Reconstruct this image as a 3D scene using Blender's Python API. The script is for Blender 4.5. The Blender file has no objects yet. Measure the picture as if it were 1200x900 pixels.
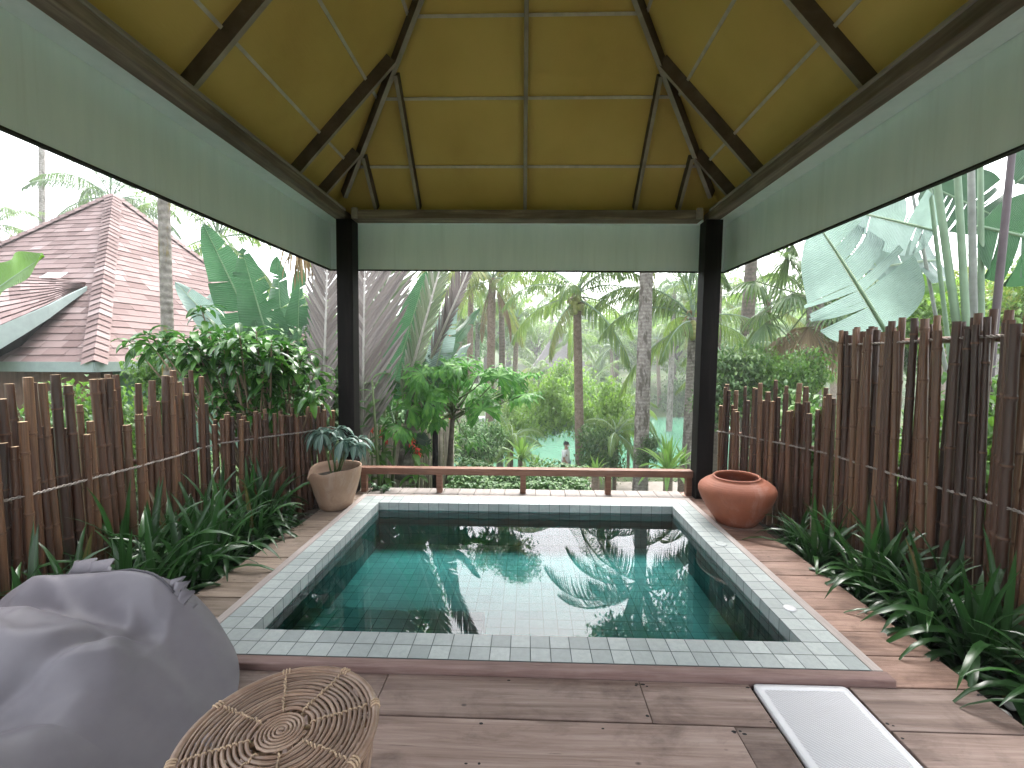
import bpy, math, random
import numpy as np
from mathutils import Vector, Matrix
rnd = random.Random(11)
U = rnd.uniform
scene = bpy.context.scene
COL = scene.collection
V = Vector

# ------------------------------------------------------------------ camera model (measured from the photograph)
CAMP = dict(x=0.0298, h=1.4742, yaw=0.035, pitch=0.0654, roll=0.002, f=518.38)
def cam_axes():
    cy, sy = math.cos(CAMP['yaw']), math.sin(CAMP['yaw'])
    cp, sp = math.cos(CAMP['pitch']), math.sin(CAMP['pitch'])
    fwd = V((-sy*cp, cy*cp, -sp)); right = V((cy, sy, 0)); up = right.cross(fwd)
    c, s = math.cos(CAMP['roll']), math.sin(CAMP['roll'])
    return c*right+s*up, -s*right+c*up, fwd
AX = cam_axes()
CAMO = V((CAMP['x'], 0, CAMP['h']))
def ray(px, py):
    return AX[0]*((px-600)/CAMP['f']) + AX[1]*((450-py)/CAMP['f']) + AX[2]
def at(px, py, y):
    """world point seen at photo position (px, py) at distance y"""
    d = ray(px, py); return CAMO + d*(y/d.y)
def on_plane(px, py, p0, n):
    d = ray(px, py); return CAMO + d*((V(p0)-CAMO).dot(n)/d.dot(n))

# ------------------------------------------------------------------ mesh collecting
class MB:
    def __init__(s): s.v=[]; s.f=[]; s.uv=[]; s.m=[]
    def add(s, vs, fs, uvs=None, mat=0):
        b=len(s.v); s.v.extend([tuple(p) for p in vs])
        s.uv.extend(uvs if uvs else [(0.0,0.0)]*len(vs))
        for f in fs: s.f.append(tuple(i+b for i in f)); s.m.append(mat)
    def box(s, c, d, rot=None, mat=0):
        hx,hy,hz=d[0]/2,d[1]/2,d[2]/2; c=V(c)
        vs=[V((x,y,z)) for x in(-hx,hx) for y in(-hy,hy) for z in(-hz,hz)]
        if rot is not None: vs=[rot@p for p in vs]
        s.add([p+c for p in vs],[(0,1,3,2),(4,6,7,5),(0,4,5,1),(2,3,7,6),(0,2,6,4),(1,5,7,3)],mat=mat)
    def bx(s, x0,x1,y0,y1,z0,z1, mat=0): s.box(((x0+x1)/2,(y0+y1)/2,(z0+z1)/2),(abs(x1-x0),abs(y1-y0),abs(z1-z0)),mat=mat)
    def bar(s, p, q, w, h, up=(0,0,1), mat=0, bottom=None):
        """a square bar from p to q, w wide and h high (h along up)"""
        p=V(p);q=V(q);t=(q-p).normalized();side=t.cross(V(up)).normalized();u=side.cross(t)
        vs=[]
        for e in(p,q):
            for a,b in((-1,-1),(1,-1),(1,1),(-1,1)): vs.append(e+side*(a*w/2)+u*(b*h/2))
        L=(q-p).length
        s.add(vs,[(3,2,1,0),(4,5,6,7),(0,1,5,4),(1,2,6,5),(2,3,7,6),(3,0,4,7)],[(0,0),(w,0),(w,h),(0,h),(0,L),(w,L),(w,h+L),(0,h+L)],mat)
        if bottom is not None: s.m[-4]=bottom
    def tube(s, pts, rad, n=8, cap=True, mat=0, closed=False):
        pts=[V(p) for p in pts]; k=len(pts)
        if not isinstance(rad,(list,tuple)): rad=[rad]*k
        vs=[];uvs=[];L=0;prev=None
        for i,p in enumerate(pts):
            a=pts[(i-1)%k] if (closed or i>0) else p; b=pts[(i+1)%k] if (closed or i<k-1) else p
            t=(b-a); t=t.normalized() if t.length>1e-9 else V((0,0,1))
            if prev is None:
                ref=V((0,0,1)) if abs(t.z)<.9 else V((1,0,0)); x=t.cross(ref).normalized()
            else:
                x=prev-t*prev.dot(t); x=x.normalized() if x.length>1e-6 else t.orthogonal().normalized()
            prev=x;y=t.cross(x)
            if i: L+=(p-pts[i-1]).length
            for j in range(n):
                a2=2*math.pi*j/n; vs.append(p+(x*math.cos(a2)+y*math.sin(a2))*rad[i]); uvs.append((j/n,L))
        fs=[]
        for i in range(k if closed else k-1):
            for j in range(n):
                a0=i*n+j;b0=i*n+(j+1)%n;i2=(i+1)%k
                fs.append((a0,b0,i2*n+(j+1)%n,i2*n+j))
        if cap and not closed: fs+= [tuple(range(n-1,-1,-1)),tuple((k-1)*n+j for j in range(n))]
        s.add(vs,fs,uvs,mat)
    def lathe(s, prof, n=32, c=(0,0,0), mat=0, wob=None):
        vs=[];c=V(c);uvs=[]
        for i,(r,z) in enumerate(prof):
            for j in range(n):
                a=2*math.pi*j/n; rr=r*(1+(wob(a,z) if wob else 0)); vs.append(c+V((rr*math.cos(a),rr*math.sin(a),z))); uvs.append((j/n,z))
        fs=[(i*n+j,i*n+(j+1)%n,(i+1)*n+(j+1)%n,(i+1)*n+j) for i in range(len(prof)-1) for j in range(n)]
        s.add(vs,fs,uvs,mat)
    def ball(s, c, r, n=8, m=6, sc=(1,1,1), mat=0):
        prof=[(math.sin(math.pi*i/m)*r+1e-5,-math.cos(math.pi*i/m)*r) for i in range(m+1)]
        vs=[];c=V(c)
        for (q,z) in prof:
            for j in range(n):
                a=2*math.pi*j/n; vs.append(c+V((q*math.cos(a)*sc[0],q*math.sin(a)*sc[1],z*sc[2])))
        s.add(vs,[(i*n+j,i*n+(j+1)%n,(i+1)*n+(j+1)%n,(i+1)*n+j) for i in range(m) for j in range(n)],mat=mat)
    def rows(s, rows, uvrows=None, mat=0):
        w=len(rows[0]);vs=[p for r in rows for p in r];uvs=[u for r in uvrows for u in r] if uvrows else None
        s.add(vs,[(i*w+j,i*w+j+1,(i+1)*w+j+1,(i+1)*w+j) for i in range(len(rows)-1) for j in range(w-1)],uvs,mat)
    def mesh(s, name, mats, smooth=False):
        me=bpy.data.meshes.new(name)
        me.from_pydata(s.v,[],s.f)
        for m in (mats if isinstance(mats,(list,tuple)) else [mats]): me.materials.append(m)
        uvl=me.uv_layers.new(name='UVMap')
        li=np.empty(len(me.loops),dtype=np.int32); me.loops.foreach_get('vertex_index',li)
        uvl.data.foreach_set('uv',np.array(s.uv,dtype=np.float32)[li].ravel())
        me.polygons.foreach_set('material_index',np.array(s.m,dtype=np.int32))
        if smooth: me.polygons.foreach_set('use_smooth',np.ones(len(me.polygons),dtype=bool))
        me.update(); return me
    def build(s, name, mats, parent=None, smooth=False, bevel=0):
        return link(name, s.mesh(name,mats,smooth), parent, bevel)

def link(name, me, parent=None, bevel=0):
    o=bpy.data.objects.new(name,me); COL.objects.link(o)
    if parent is not None: o.parent=parent
    if bevel:
        b=o.modifiers.new('bevel','BEVEL'); b.width=bevel; b.segments=2; b.limit_method='ANGLE'
    return o
def tag(o, label, cat, group=None):
    o['label']=label; o['category']=cat
    if group: o['group']=group
    return o
def thing(name, label, cat, loc=(0,0,0), group=None):
    o=bpy.data.objects.new(name,None); COL.objects.link(o); o.location=loc; o.empty_display_size=.1
    return tag(o,label,cat,group)
def struct(name, mb, mats, smooth=False, bevel=0, kind='structure'):
    o=mb.build(name,mats,None,smooth,bevel); o['kind']=kind; return o

# ------------------------------------------------------------------ materials
class NT:
    def __init__(s,name):
        s.mat=bpy.data.materials.new(name); s.mat.use_nodes=True; s.t=s.mat.node_tree; s.t.nodes.clear()
        s.out=s.n('ShaderNodeOutputMaterial')
    def n(s,typ,**kw):
        nd=s.t.nodes.new(typ)
        for k,v in kw.items(): setattr(nd,k,v)
        return nd
    def l(s,a,b): s.t.links.new(a,b)
    def coords(s,kind='Object',scale=(1,1,1)):
        tc=s.n('ShaderNodeTexCoord'); mp=s.n('ShaderNodeMapping'); mp.inputs['Scale'].default_value=scale
        s.l(tc.outputs[kind],mp.inputs['Vector']); return mp.outputs['Vector']
    def noise(s,vec,scale,detail=4,rough=.55,dist=0):
        nd=s.n('ShaderNodeTexNoise'); nd.inputs['Scale'].default_value=scale; nd.inputs['Detail'].default_value=detail
        nd.inputs['Roughness'].default_value=rough; nd.inputs['Distortion'].default_value=dist
        if vec is not None: s.l(vec,nd.inputs['Vector'])
        return nd.outputs['Fac']
    def ramp(s,fac,stops):
        r=s.n('ShaderNodeValToRGB'); e=r.color_ramp.elements
        while len(e)<len(stops): e.new(.5)
        for el,(p,c) in zip(e,stops): el.position=p; el.color=tuple(c)+(1,) if len(c)==3 else c
        s.l(fac,r.inputs['Fac']); return r.outputs['Color']
    def mix(s,fac,a,b,blend='MIX'):
        m=s.n('ShaderNodeMix',data_type='RGBA',blend_type=blend)
        for sock,v in((m.inputs[0],fac),(m.inputs[6],a),(m.inputs[7],b)):
            if hasattr(v,'is_output') or isinstance(v,bpy.types.NodeSocket): s.l(v,sock)
            else: sock.default_value=v if isinstance(v,(int,float)) else tuple(v)+((1,) if len(v)==3 else ())
        return m.outputs[2]
    def math(s,op,a,b=0.5):
        m=s.n('ShaderNodeMath',operation=op)
        for i,v in enumerate((a,b)):
            if isinstance(v,bpy.types.NodeSocket): s.l(v,m.inputs[i])
            else: m.inputs[i].default_value=v
        return m.outputs[0]
    def bump(s,h,strength=.3,dist=.01):
        b=s.n('ShaderNodeBump'); b.inputs['Strength'].default_value=strength; b.inputs['Distance'].default_value=dist
        s.l(h,b.inputs['Height']); return b.outputs['Normal']
    def pbr(s,col,rough=.6,normal=None,spec=.5,metal=0):
        p=s.n('ShaderNodeBsdfPrincipled')
        for key,v in(('Base Color',col),('Roughness',rough),('Specular IOR Level',spec),('Metallic',metal)):
            if isinstance(v,bpy.types.NodeSocket): s.l(v,p.inputs[key])
            else: p.inputs[key].default_value=(tuple(v)+(1,)) if isinstance(v,(tuple,list)) and len(v)==3 else v
        if normal is not None: s.l(normal,p.inputs['Normal'])
        return p
    def done(s,sh): s.l(sh.outputs[0],s.out.inputs['Surface']); return s.mat

def island(nt): return nt.n('ShaderNodeNewGeometry').outputs['Random Per Island']
def objrand(nt): return nt.n('ShaderNodeObjectInfo').outputs['Random']

def leaf_mat(name, a, b, c=None, rough=.42, trans=.3, veins=0, spec=.5, by_obj=True, midrib=None, tcol=None, dead=None):
    nt=NT(name)
    r=island(nt)
    stops=[(0,a),(1,b)] if c is None else [(0,a),(.6,b),(1,c)]
    if dead: stops=[(0,dead),(.035,dead),(.045,a)]+stops[1:]
    col=nt.ramp(r,stops)
    if by_obj:
        o=objrand(nt); k=nt.n('ShaderNodeMapRange'); nt.l(o,k.inputs[0]); k.inputs[3].default_value=.85; k.inputs[4].default_value=1.18
        hs=nt.n('ShaderNodeHueSaturation'); nt.l(col,hs.inputs['Color']); nt.l(k.outputs[0],hs.inputs['Value']); col=hs.outputs['Color']
    normal=None
    uv=nt.n('ShaderNodeTexCoord').outputs['UV']
    if midrib:
        sx=nt.n('ShaderNodeSeparateXYZ'); nt.l(uv,sx.inputs[0])
        d=nt.math('ABSOLUTE',nt.math('SUBTRACT',sx.outputs[0],.5))
        col=nt.mix(nt.math('LESS_THAN',d,midrib[1]),col,midrib[0])
    if veins:
        w=nt.n('ShaderNodeTexWave',wave_type='BANDS',bands_direction='Y'); w.inputs['Scale'].default_value=veins; w.inputs['Distortion'].default_value=.6
        w.inputs['Detail'].default_value=2; nt.l(uv,w.inputs['Vector'])
        normal=nt.bump(w.outputs['Fac'],.6,.02)
        col=nt.mix(nt.math('MULTIPLY',w.outputs['Fac'],.42),col,tuple(x*.5 for x in a))
        bl=nt.noise(nt.coords('Object'),3.5,5,.65); col=nt.mix(nt.math('MULTIPLY',nt.ramp(bl,[(.42,(0,0,0)),(.7,(1,1,1))]),.5),col,tuple(min(1,x*1.5+.015) for x in b))
    p=nt.pbr(col,rough,normal,spec)
    if trans:
        t=nt.n('ShaderNodeBsdfTranslucent')
        tc=nt.mix(.5,col,tcol or tuple(min(1,x*1.6) for x in b)); nt.l(tc,t.inputs['Color'])
        m=nt.n('ShaderNodeMixShader'); m.inputs[0].default_value=trans; nt.l(p.outputs[0],m.inputs[1]); nt.l(t.outputs[0],m.inputs[2]); return nt.done(m)
    return nt.done(p)

def wood_mat(name, stops, grain=(2,30,30), rough=.7, scale=1, bump=.25, var=.35, holes=False, spec=.3):
    nt=NT(name)
    vec=nt.coords('Object',grain)
    oi=island(nt)
    # shift the grain from board to board
    cb=nt.n('ShaderNodeCombineXYZ'); mm=nt.math('MULTIPLY',oi,37.0); nt.l(mm,cb.inputs[0]); nt.l(mm,cb.inputs[1]); nt.l(mm,cb.inputs[2])
    ad=nt.n('ShaderNodeVectorMath',operation='ADD'); nt.l(vec,ad.inputs[0]); nt.l(cb.outputs[0],ad.inputs[1]); vec=ad.outputs[0]
    g=nt.noise(vec,scale,8,.65,.6)
    col=nt.ramp(g,stops)
    k=nt.n('ShaderNodeMapRange'); nt.l(oi,k.inputs[0]); k.inputs[3].default_value=1-var; k.inputs[4].default_value=1+var*.6
    hs=nt.n('ShaderNodeHueSaturation'); nt.l(col,hs.inputs['Color']); nt.l(k.outputs[0],hs.inputs['Value']); col=hs.outputs['Color']
    big=nt.noise(nt.coords('Object',(1,1,1)),2.3,5,.6)
    col=nt.mix(nt.math('MULTIPLY',nt.ramp(big,[(.42,(0,0,0)),(.72,(1,1,1))]),.4),col,tuple(c*.55 for c in stops[0][1]))
    normal=nt.bump(g,bump,.006)
    rr=nt.n('ShaderNodeMapRange'); nt.l(g,rr.inputs[0]); rr.inputs[3].default_value=rough-.12; rr.inputs[4].default_value=rough+.15
    return nt.done(nt.pbr(col,rr.outputs[0],normal,spec))

def flat_mat(name, col, rough=.6, var=.12, scale=6, bump=.1, spec=.4, metal=0):
    nt=NT(name); v=nt.coords('Object'); n=nt.noise(v,scale,6,.6)
    c=nt.ramp(n,[(.3,tuple(x*(1-var) for x in col)),(.7,tuple(min(1,x*(1+var)) for x in col))])
    return nt.done(nt.pbr(c,rough,nt.bump(nt.noise(v,scale*8,3),bump,.004),spec,metal))

def deck_mat(name,a,b,c,grain):
    nt=NT(name); oi=island(nt); mm=nt.math('MULTIPLY',oi,41.0); cb=nt.n('ShaderNodeCombineXYZ')
    for i in range(3): nt.l(mm,cb.inputs[i])
    def shifted(sc):
        ad=nt.n('ShaderNodeVectorMath',operation='ADD'); nt.l(nt.coords('Object',sc),ad.inputs[0]); nt.l(cb.outputs[0],ad.inputs[1]); return ad.outputs[0]
    g=nt.noise(shifted(grain),1,9,.7,.7); fine=nt.noise(shifted(tuple(x*4 for x in grain)),1,4,.7)
    col=nt.ramp(g,[(.3,a),(.5,b),(.72,c)])
    k=nt.n('ShaderNodeMapRange'); nt.l(oi,k.inputs[0]); k.inputs[3].default_value=.72; k.inputs[4].default_value=1.22
    hs=nt.n('ShaderNodeHueSaturation'); nt.l(col,hs.inputs['Color']); nt.l(k.outputs[0],hs.inputs['Value']); col=hs.outputs['Color']
    st=nt.noise(shifted((2.2,3.5,3.5)),1.4,7,.68,.4); col=nt.mix(nt.math('MULTIPLY',nt.ramp(st,[(.50,(0,0,0)),(.68,(1,1,1))]),.65),col,tuple(x*.55 for x in a))
    pale=nt.noise(shifted((1.3,2.4,2.4)),1.1,6,.6); col=nt.mix(nt.math('MULTIPLY',nt.ramp(pale,[(.50,(0,0,0)),(.70,(1,1,1))]),.4),col,tuple(min(1,x*1.25) for x in c))
    crack=nt.ramp(fine,[(.27,(1,1,1)),(.36,(0,0,0))]); col=nt.mix(nt.math('MULTIPLY',crack,.7),col,tuple(x*.3 for x in a))
    vo=nt.n('ShaderNodeTexVoronoi'); vo.inputs['Scale'].default_value=5.5; nt.l(shifted((1,1.6,1.6)),vo.inputs['Vector'])
    knot=nt.ramp(vo.outputs['Distance'],[(.035,(1,1,1)),(.085,(0,0,0))]); col=nt.mix(nt.math('MULTIPLY',knot,.8),col,tuple(x*.25 for x in a))
    rr=nt.n('ShaderNodeMapRange'); nt.l(st,rr.inputs[0]); rr.inputs[3].default_value=.42; rr.inputs[4].default_value=.8
    return nt.done(nt.pbr(col,rr.outputs[0],nt.bump(nt.math('ADD',g,fine),.45,.006),.4))
M={}
M['deck']=deck_mat('weathered_deck_wood',(.112,.070,.055),(.215,.150,.124),(.325,.25,.215),(1.1,24,24))
M['deck_side']=deck_mat('reddish_deck_wood',(0.1092,0.0575,0.0391),(0.2185,0.1288,0.0943),(0.322,0.2127,0.1667),(1.5,22,22))
M['deck_left']=deck_mat('tan_deck_wood',(.10,.070,.048),(.20,.15,.112),(.29,.225,.18),(1.5,22,22))
M['deck_back']=wood_mat('pale_deck_wood',[(.25,(0.1786,0.1518,0.1339)),(.5,(0.2321,0.2053,0.1875)),(.75,(0.2768,0.25,0.2321))],(22,1.6,22),.6,1,.3,.2)
M['lip']=wood_mat('pool_edge_wood',[(.2,(0.12,0.064,0.056)),(.5,(0.216,0.136,0.12)),(.8,(0.304,0.216,0.192))],(3,40,40),.6,1,.4,.15)
M['lip_pale']=wood_mat('pale_edge_wood',[(.2,(0.252,0.21,0.196)),(.5,(0.336,0.294,0.273)),(.8,(0.406,0.364,0.336))],(40,3,40),.6,1,.3,.15)
M['rail']=wood_mat('rail_wood',[(.25,(.10,.045,.03)),(.5,(.20,.095,.06)),(.75,(.30,.17,.12))],(2.5,40,40),.5,1,.4,.25)
M['post']=wood_mat('dark_post_wood',[(.3,(0.0036,0.0024,0.0024)),(.55,(0.0084,0.006,0.0054)),(.8,(0.024,0.0192,0.0168))],(18,18,1.2),.6,1,.4,.1,spec=.12)
M['beam']=wood_mat('weathered_beam_wood',[(.25,(0.07859,0.05658,0.04401)),(.5,(0.2044,0.1572,0.1289)),(.75,(0.4086,0.3458,0.2986))],(16,1.2,16),.8,1,.5,.2)
M['beam_x']=wood_mat('weathered_crossbeam_wood',[(.25,(0.07859,0.05658,0.04401)),(.5,(0.2044,0.1572,0.1289)),(.75,(0.4086,0.3458,0.2986))],(1.2,16,16),.8,1,.5,.2)
M['rafter']=wood_mat('rafter_wood',[(.25,(.07,.048,.036)),(.5,(.12,.088,.07)),(.75,(.19,.15,.125))],(6,6,6),.8,1,.4,.2)
def ceiling():
    nt=NT('woven_ceiling_board'); v=nt.coords('Object',(30,30,30)); w=nt.noise(nt.coords('Object',(90,14,90)),1,3)
    n=nt.noise(nt.coords('Object'),1.1,4); c=nt.ramp(n,[(.25,(.43,.285,.085)),(.5,(.55,.385,.12)),(.75,(.64,.46,.155))])
    c=nt.mix(nt.math('MULTIPLY',w,.35),c,(.62,.43,.15))
    return nt.done(nt.pbr(c,.75,nt.bump(w,.3,.004),.25))
M['ceiling']=ceiling()
def teal():
    nt=NT('painted_teal_board'); v=nt.coords('Object',(5,5,.6)); n=nt.noise(v,2.2,6,.6); f=nt.noise(nt.coords('Object'),60,3)
    c=nt.ramp(n,[(.25,(.66,.755,.785)),(.55,(.72,.81,.835)),(.8,(.76,.84,.86))])
    d=nt.noise(nt.coords('Object',(9,9,.35)),1.6,6,.7); c=nt.mix(nt.math('MULTIPLY',nt.ramp(d,[(.55,(0,0,0)),(.75,(1,1,1))]),.22),c,(.40,.43,.41))
    return nt.done(nt.pbr(c,.5,nt.bump(f,.12,.002),.45))
M['teal']=teal()
def tile_mat(name,a,b,rough,spot=.0,bump=.15):
    nt=NT(name); c=nt.ramp(island(nt),[(0,a),(1,b)]); v=nt.coords('Object'); n=nt.noise(v,30,6,.7); n2=nt.noise(v,240,3,.8)
    c=nt.mix(nt.math('MULTIPLY',nt.ramp(n,[(.35,(1,1,1)),(.62,(0,0,0))]),.35),c,tuple(x*.72 for x in a))
    if spot: c=nt.mix(nt.ramp(n2,[(.70,(0,0,0)),(.74,(1,1,1))]),c,tuple(x*.5 for x in a))
    return nt.done(nt.pbr(c,rough,nt.bump(n2,bump,.002),.5))
M['coping']=tile_mat('grey_green_stone_tile',(.25,.285,.28),(.37,.41,.40),.42,1)
M['basin']=tile_mat('teal_pool_tile',(0.0299,0.1426,0.1472),(0.0483,0.1978,0.1932),.4)
M['basin_wall']=tile_mat('dark_teal_pool_tile',(0.034,0.1445,0.1487),(0.051,0.1955,0.1955),.4)
M['ledge']=tile_mat('pale_teal_pool_tile',(0.064,0.2,0.192),(0.152,0.336,0.312),.4)
M['grout']=flat_mat('dark_grout',(.10,.12,.12),.8)
M['grout_deep']=flat_mat('pool_grout',(.03,.10,.10),.8)
def water(name,tint,ior,wave,scale,rough=0.0):
    nt=NT(name); v=nt.coords('Object'); n=nt.noise(v,scale,3,.5)
    b=nt.bump(n,wave,.02)
    t=nt.n('ShaderNodeBsdfTransparent'); t.inputs['Color'].default_value=tuple(tint)+(1,)
    g=nt.n('ShaderNodeBsdfGlossy'); g.inputs['Roughness'].default_value=rough; nt.l(b,g.inputs['Normal'])
    f=nt.n('ShaderNodeFresnel'); f.inputs['IOR'].default_value=ior; nt.l(b,f.inputs['Normal'])
    m=nt.n('ShaderNodeMixShader'); nt.l(f.outputs[0],m.inputs[0]); nt.l(t.outputs[0],m.inputs[1]); nt.l(g.outputs[0],m.inputs[2])
    return nt.done(m)
M['water']=water('pool_water_surface',(.62,.94,.92),1.55,.007,2.2)
def lake():
    nt=NT('green_lake_water'); v=nt.coords('Object'); n=nt.noise(v,1.5,4)
    return nt.done(nt.pbr((.070,.195,.125),.12,nt.bump(n,.15,.05),.25))
M['lake']=lake()
def soil():
    nt=NT('dark_soil'); v=nt.coords('Object'); n=nt.noise(v,14,8,.7); c=nt.ramp(n,[(.3,(.012,.010,.008)),(.7,(.05,.038,.028))])
    return nt.done(nt.pbr(c,.9,nt.bump(n,.8,.03),.2))
M['soil']=soil()
def ground():
    nt=NT('garden_ground'); v=nt.coords('Object'); n=nt.noise(v,.5,8,.65); n2=nt.noise(v,9,6,.7)
    c=nt.ramp(n,[(.35,(.025,.055,.012)),(.5,(.04,.075,.02)),(.62,(.085,.06,.04)),(.8,(.05,.038,.028))])
    c=nt.mix(.35,c,nt.ramp(n2,[(.3,(.02,.045,.01)),(.7,(.13,.16,.07))]))
    return nt.done(nt.pbr(c,.9,nt.bump(n2,.8,.06),.2))
M['ground']=ground()
M['path']=flat_mat('pale_path',(0.231,0.2035,0.176),.85,.15,5,.3)
def bamboo():
    nt=NT('brown_bamboo'); o=objrand(nt); v=nt.coords('Object',(14,14,1.1)); n=nt.noise(v,2.5,6,.65)
    c=nt.ramp(o,[(0,(0.03951,0.01599,0.01035)),(.35,(0.08938,0.03763,0.0207)),(.7,(0.1458,0.06774,0.03763)),(1,(0.2258,0.1223,0.06586))])
    k=nt.ramp(n,[(.28,(.2,.18,.18)),(.5,(.85,.82,.8)),(.75,(1.6,1.5,1.4))])
    c=nt.mix(1.0,c,k,'MULTIPLY')
    big=nt.noise(nt.coords('Object',(3,3,3)),1.6,4); c=nt.mix(nt.math('MULTIPLY',nt.ramp(big,[(.5,(0,0,0)),(.7,(1,1,1))]),.6),c,(.028,.013,.011))
    return nt.done(nt.pbr(c,.38,nt.bump(n,.2,.003),.6))
M['bamboo']=bamboo()
M['bamboo_node']=flat_mat('bamboo_node_ring',(.12,.065,.042),.7,.5,30)
M['bamboo_end']=flat_mat('cut_bamboo_end',(.42,.30,.18),.8,.3,60)
M['bamboo_pale']=flat_mat('pale_bamboo',(.42,.36,.29),.6,.3,9)
M['rope']=flat_mat('grey_rope',(0.264,0.232,0.208),.9,.2,90)
def bark(name,a,b,c=None,ring=7,moss=None):
    nt=NT(name); v=nt.coords('Object'); n=nt.noise(v,11,8,.7)
    w=nt.n('ShaderNodeTexWave',wave_type='BANDS',bands_direction='Z'); w.inputs['Scale'].default_value=ring; w.inputs['Distortion'].default_value=3.5; w.inputs['Detail'].default_value=3; nt.l(v,w.inputs['Vector'])
    col=nt.ramp(n,[(.35,a),(.65,b)]); col=nt.mix(nt.math('MULTIPLY',w.outputs['Fac'],.32),col,tuple(x*.5 for x in a))
    if moss:
        m2=nt.noise(nt.coords('Object',(3,3,1)),2.5,5); col=nt.mix(nt.ramp(m2,[(.52,(0,0,0)),(.6,(1,1,1))]),col,moss)
    return nt.done(nt.pbr(col,.85,nt.bump(nt.math('ADD',nt.math('MULTIPLY',w.outputs['Fac'],.5),n),.5,.025),.2))
M['bark']=bark('palm_bark',(0.143,0.0975,0.0715),(0.312,0.234,0.182))
M['bark_pale']=bark('pale_palm_bark',(0.1594,0.1314,0.1116),(0.3665,0.3346,0.3069),ring=3.2,moss=(0.1036,0.08766,0.07172))
M['rachis']=flat_mat('grey_rachis',(.42,.39,.36),.6,.2,8)
M['bark_moss']=bark('mossy_slim_bark',(.17,.15,.13),(.36,.33,.30),ring=3,moss=(.20,.15,.035))
M['bark_tree']=bark('grey_tree_bark',(.09,.07,.055),(.19,.155,.125),ring=2)
M['terracotta']=None
def terra(name,a,b,dirt):
    nt=NT(name); v=nt.coords('Object'); n=nt.noise(v,3.2,6,.6); n2=nt.noise(v,70,4,.7); c=nt.ramp(n,[(.3,a),(.7,b)])
    c=nt.mix(nt.math('MULTIPLY',nt.ramp(nt.noise(v,7,7,.7,.5),[(.55,(0,0,0)),(.72,(1,1,1))]),.45),c,dirt)
    bl=nt.ramp(nt.noise(nt.coords('Object',(1,1,.6)),4.3,8,.72,.8),[(.52,(0,0,0)),(.66,(1,1,1))]); c=nt.mix(nt.math('MULTIPLY',bl,.38),c,tuple(min(1,x*.7+.16) for x in b))
    w=nt.n('ShaderNodeTexWave',wave_type='BANDS',bands_direction='Z'); w.inputs['Scale'].default_value=22; w.inputs['Distortion'].default_value=1.2; nt.l(v,w.inputs['Vector'])
    return nt.done(nt.pbr(c,.68,nt.bump(nt.math('ADD',n2,nt.math('MULTIPLY',w.outputs['Fac'],.5)),.22,.004),.35))
M['terracotta']=terra('terracotta',(.205,.062,.032),(.29,.098,.052),(.13,.05,.032))
M['clay_pale']=terra('pale_weathered_clay',(0.2295,0.1403,0.08925),(0.3187,0.2167,0.1498),(0.153,0.09563,0.06375))
M['fabric']=None
def fabric():
    nt=NT('grey_cover_fabric'); v=nt.coords('Object'); n=nt.noise(v,420,2,.5); w=nt.noise(v,5,5,.6)
    c=nt.ramp(w,[(.3,(.125,.115,.130)),(.7,(.155,.143,.160))])
    return nt.done(nt.pbr(c,.52,nt.bump(n,.12,.0015),.4))
M['fabric']=fabric()
M['piping']=flat_mat('dark_piping',(.055,.05,.06),.6)
M['rattan']=wood_mat('rattan_cane',[(.25,(.15,.085,.058)),(.5,(.28,.18,.125)),(.75,(.42,.31,.235))],(9,9,9),.4,1,.2,.3,spec=.5)
M['rattan_dark']=flat_mat('rattan_binding',(.42,.30,.20),.6,.3,40)
def white_tray():
    nt=NT('white_plastic'); v=nt.coords('Object')
    return nt.done(nt.pbr((0.5787,0.5787,0.5943),.45,None,.5))
M['white_plastic']=white_tray()
def grip():
    nt=NT('white_textured_plastic'); v=nt.coords('Object'); 
    w=nt.n('ShaderNodeTexWave',wave_type='BANDS',bands_direction='DIAGONAL'); w.inputs['Scale'].default_value=36; w.inputs['Distortion'].default_value=.0; nt.l(v,w.inputs['Vector'])
    c=nt.mix(w.outputs['Fac'],(0.3921,0.3921,0.4135),(0.5276,0.5276,0.5419)); return nt.done(nt.pbr(c,.5,nt.bump(w.outputs['Fac'],.5,.004),.5))
M['grip']=grip()
M['rafter_lit_bottom']=wood_mat('rafter_bottom_painted_light',[(.25,(.26,.22,.19)),(.5,(.36,.31,.275)),(.75,(.46,.41,.375))],(6,6,6),.8,1,.4,.2)  # light from below put into the colour of the rafter bottoms
M['joint']=flat_mat('pale_joint_strip',(.50,.45,.40),.8,.2,9)
M['dark']=flat_mat('dark_gap',(.01,.01,.01),.9)
def shingle():
    nt=NT('pinkish_roof_shingle'); c=nt.ramp(island(nt),[(0,(0.1074,0.0732,0.06954)),(.3,(0.1525,0.1074,0.1013)),(.7,(0.2013,0.1464,0.1391)),(.92,(0.2379,0.183,0.1745)),(1,(0.305,0.2501,0.244))])
    v=nt.coords('Object'); n=nt.noise(v,60,4,.7); c=nt.mix(nt.math('MULTIPLY',n,.45),c,(.20,.13,.12))
    return nt.done(nt.pbr(c,.85,nt.bump(n,.4,.01),.2))
M['shingle']=shingle()
M['eave']=flat_mat('grey_green_eave_board',(0.252,0.308,0.294),.55)
M['eave_shadow']=flat_mat('soffit_painted_shade',(.010,.008,.008),1.0,spec=.05)  # shade under the eaves put into the colour, near black
M['wall_brown']=wood_mat('brown_wall_boards',[(.3,(.09,.04,.025)),(.5,(.16,.075,.05)),(.7,(.22,.12,.08))],(20,20,2),.6)
M['wall_green']=flat_mat('green_wall',(.10,.19,.14),.6)
M['wall_cream']=flat_mat('cream_wall',(.62,.50,.34),.7)
M['thatch']=flat_mat('grey_thatch',(.17,.15,.155),.9,.3,12,.5)
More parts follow.
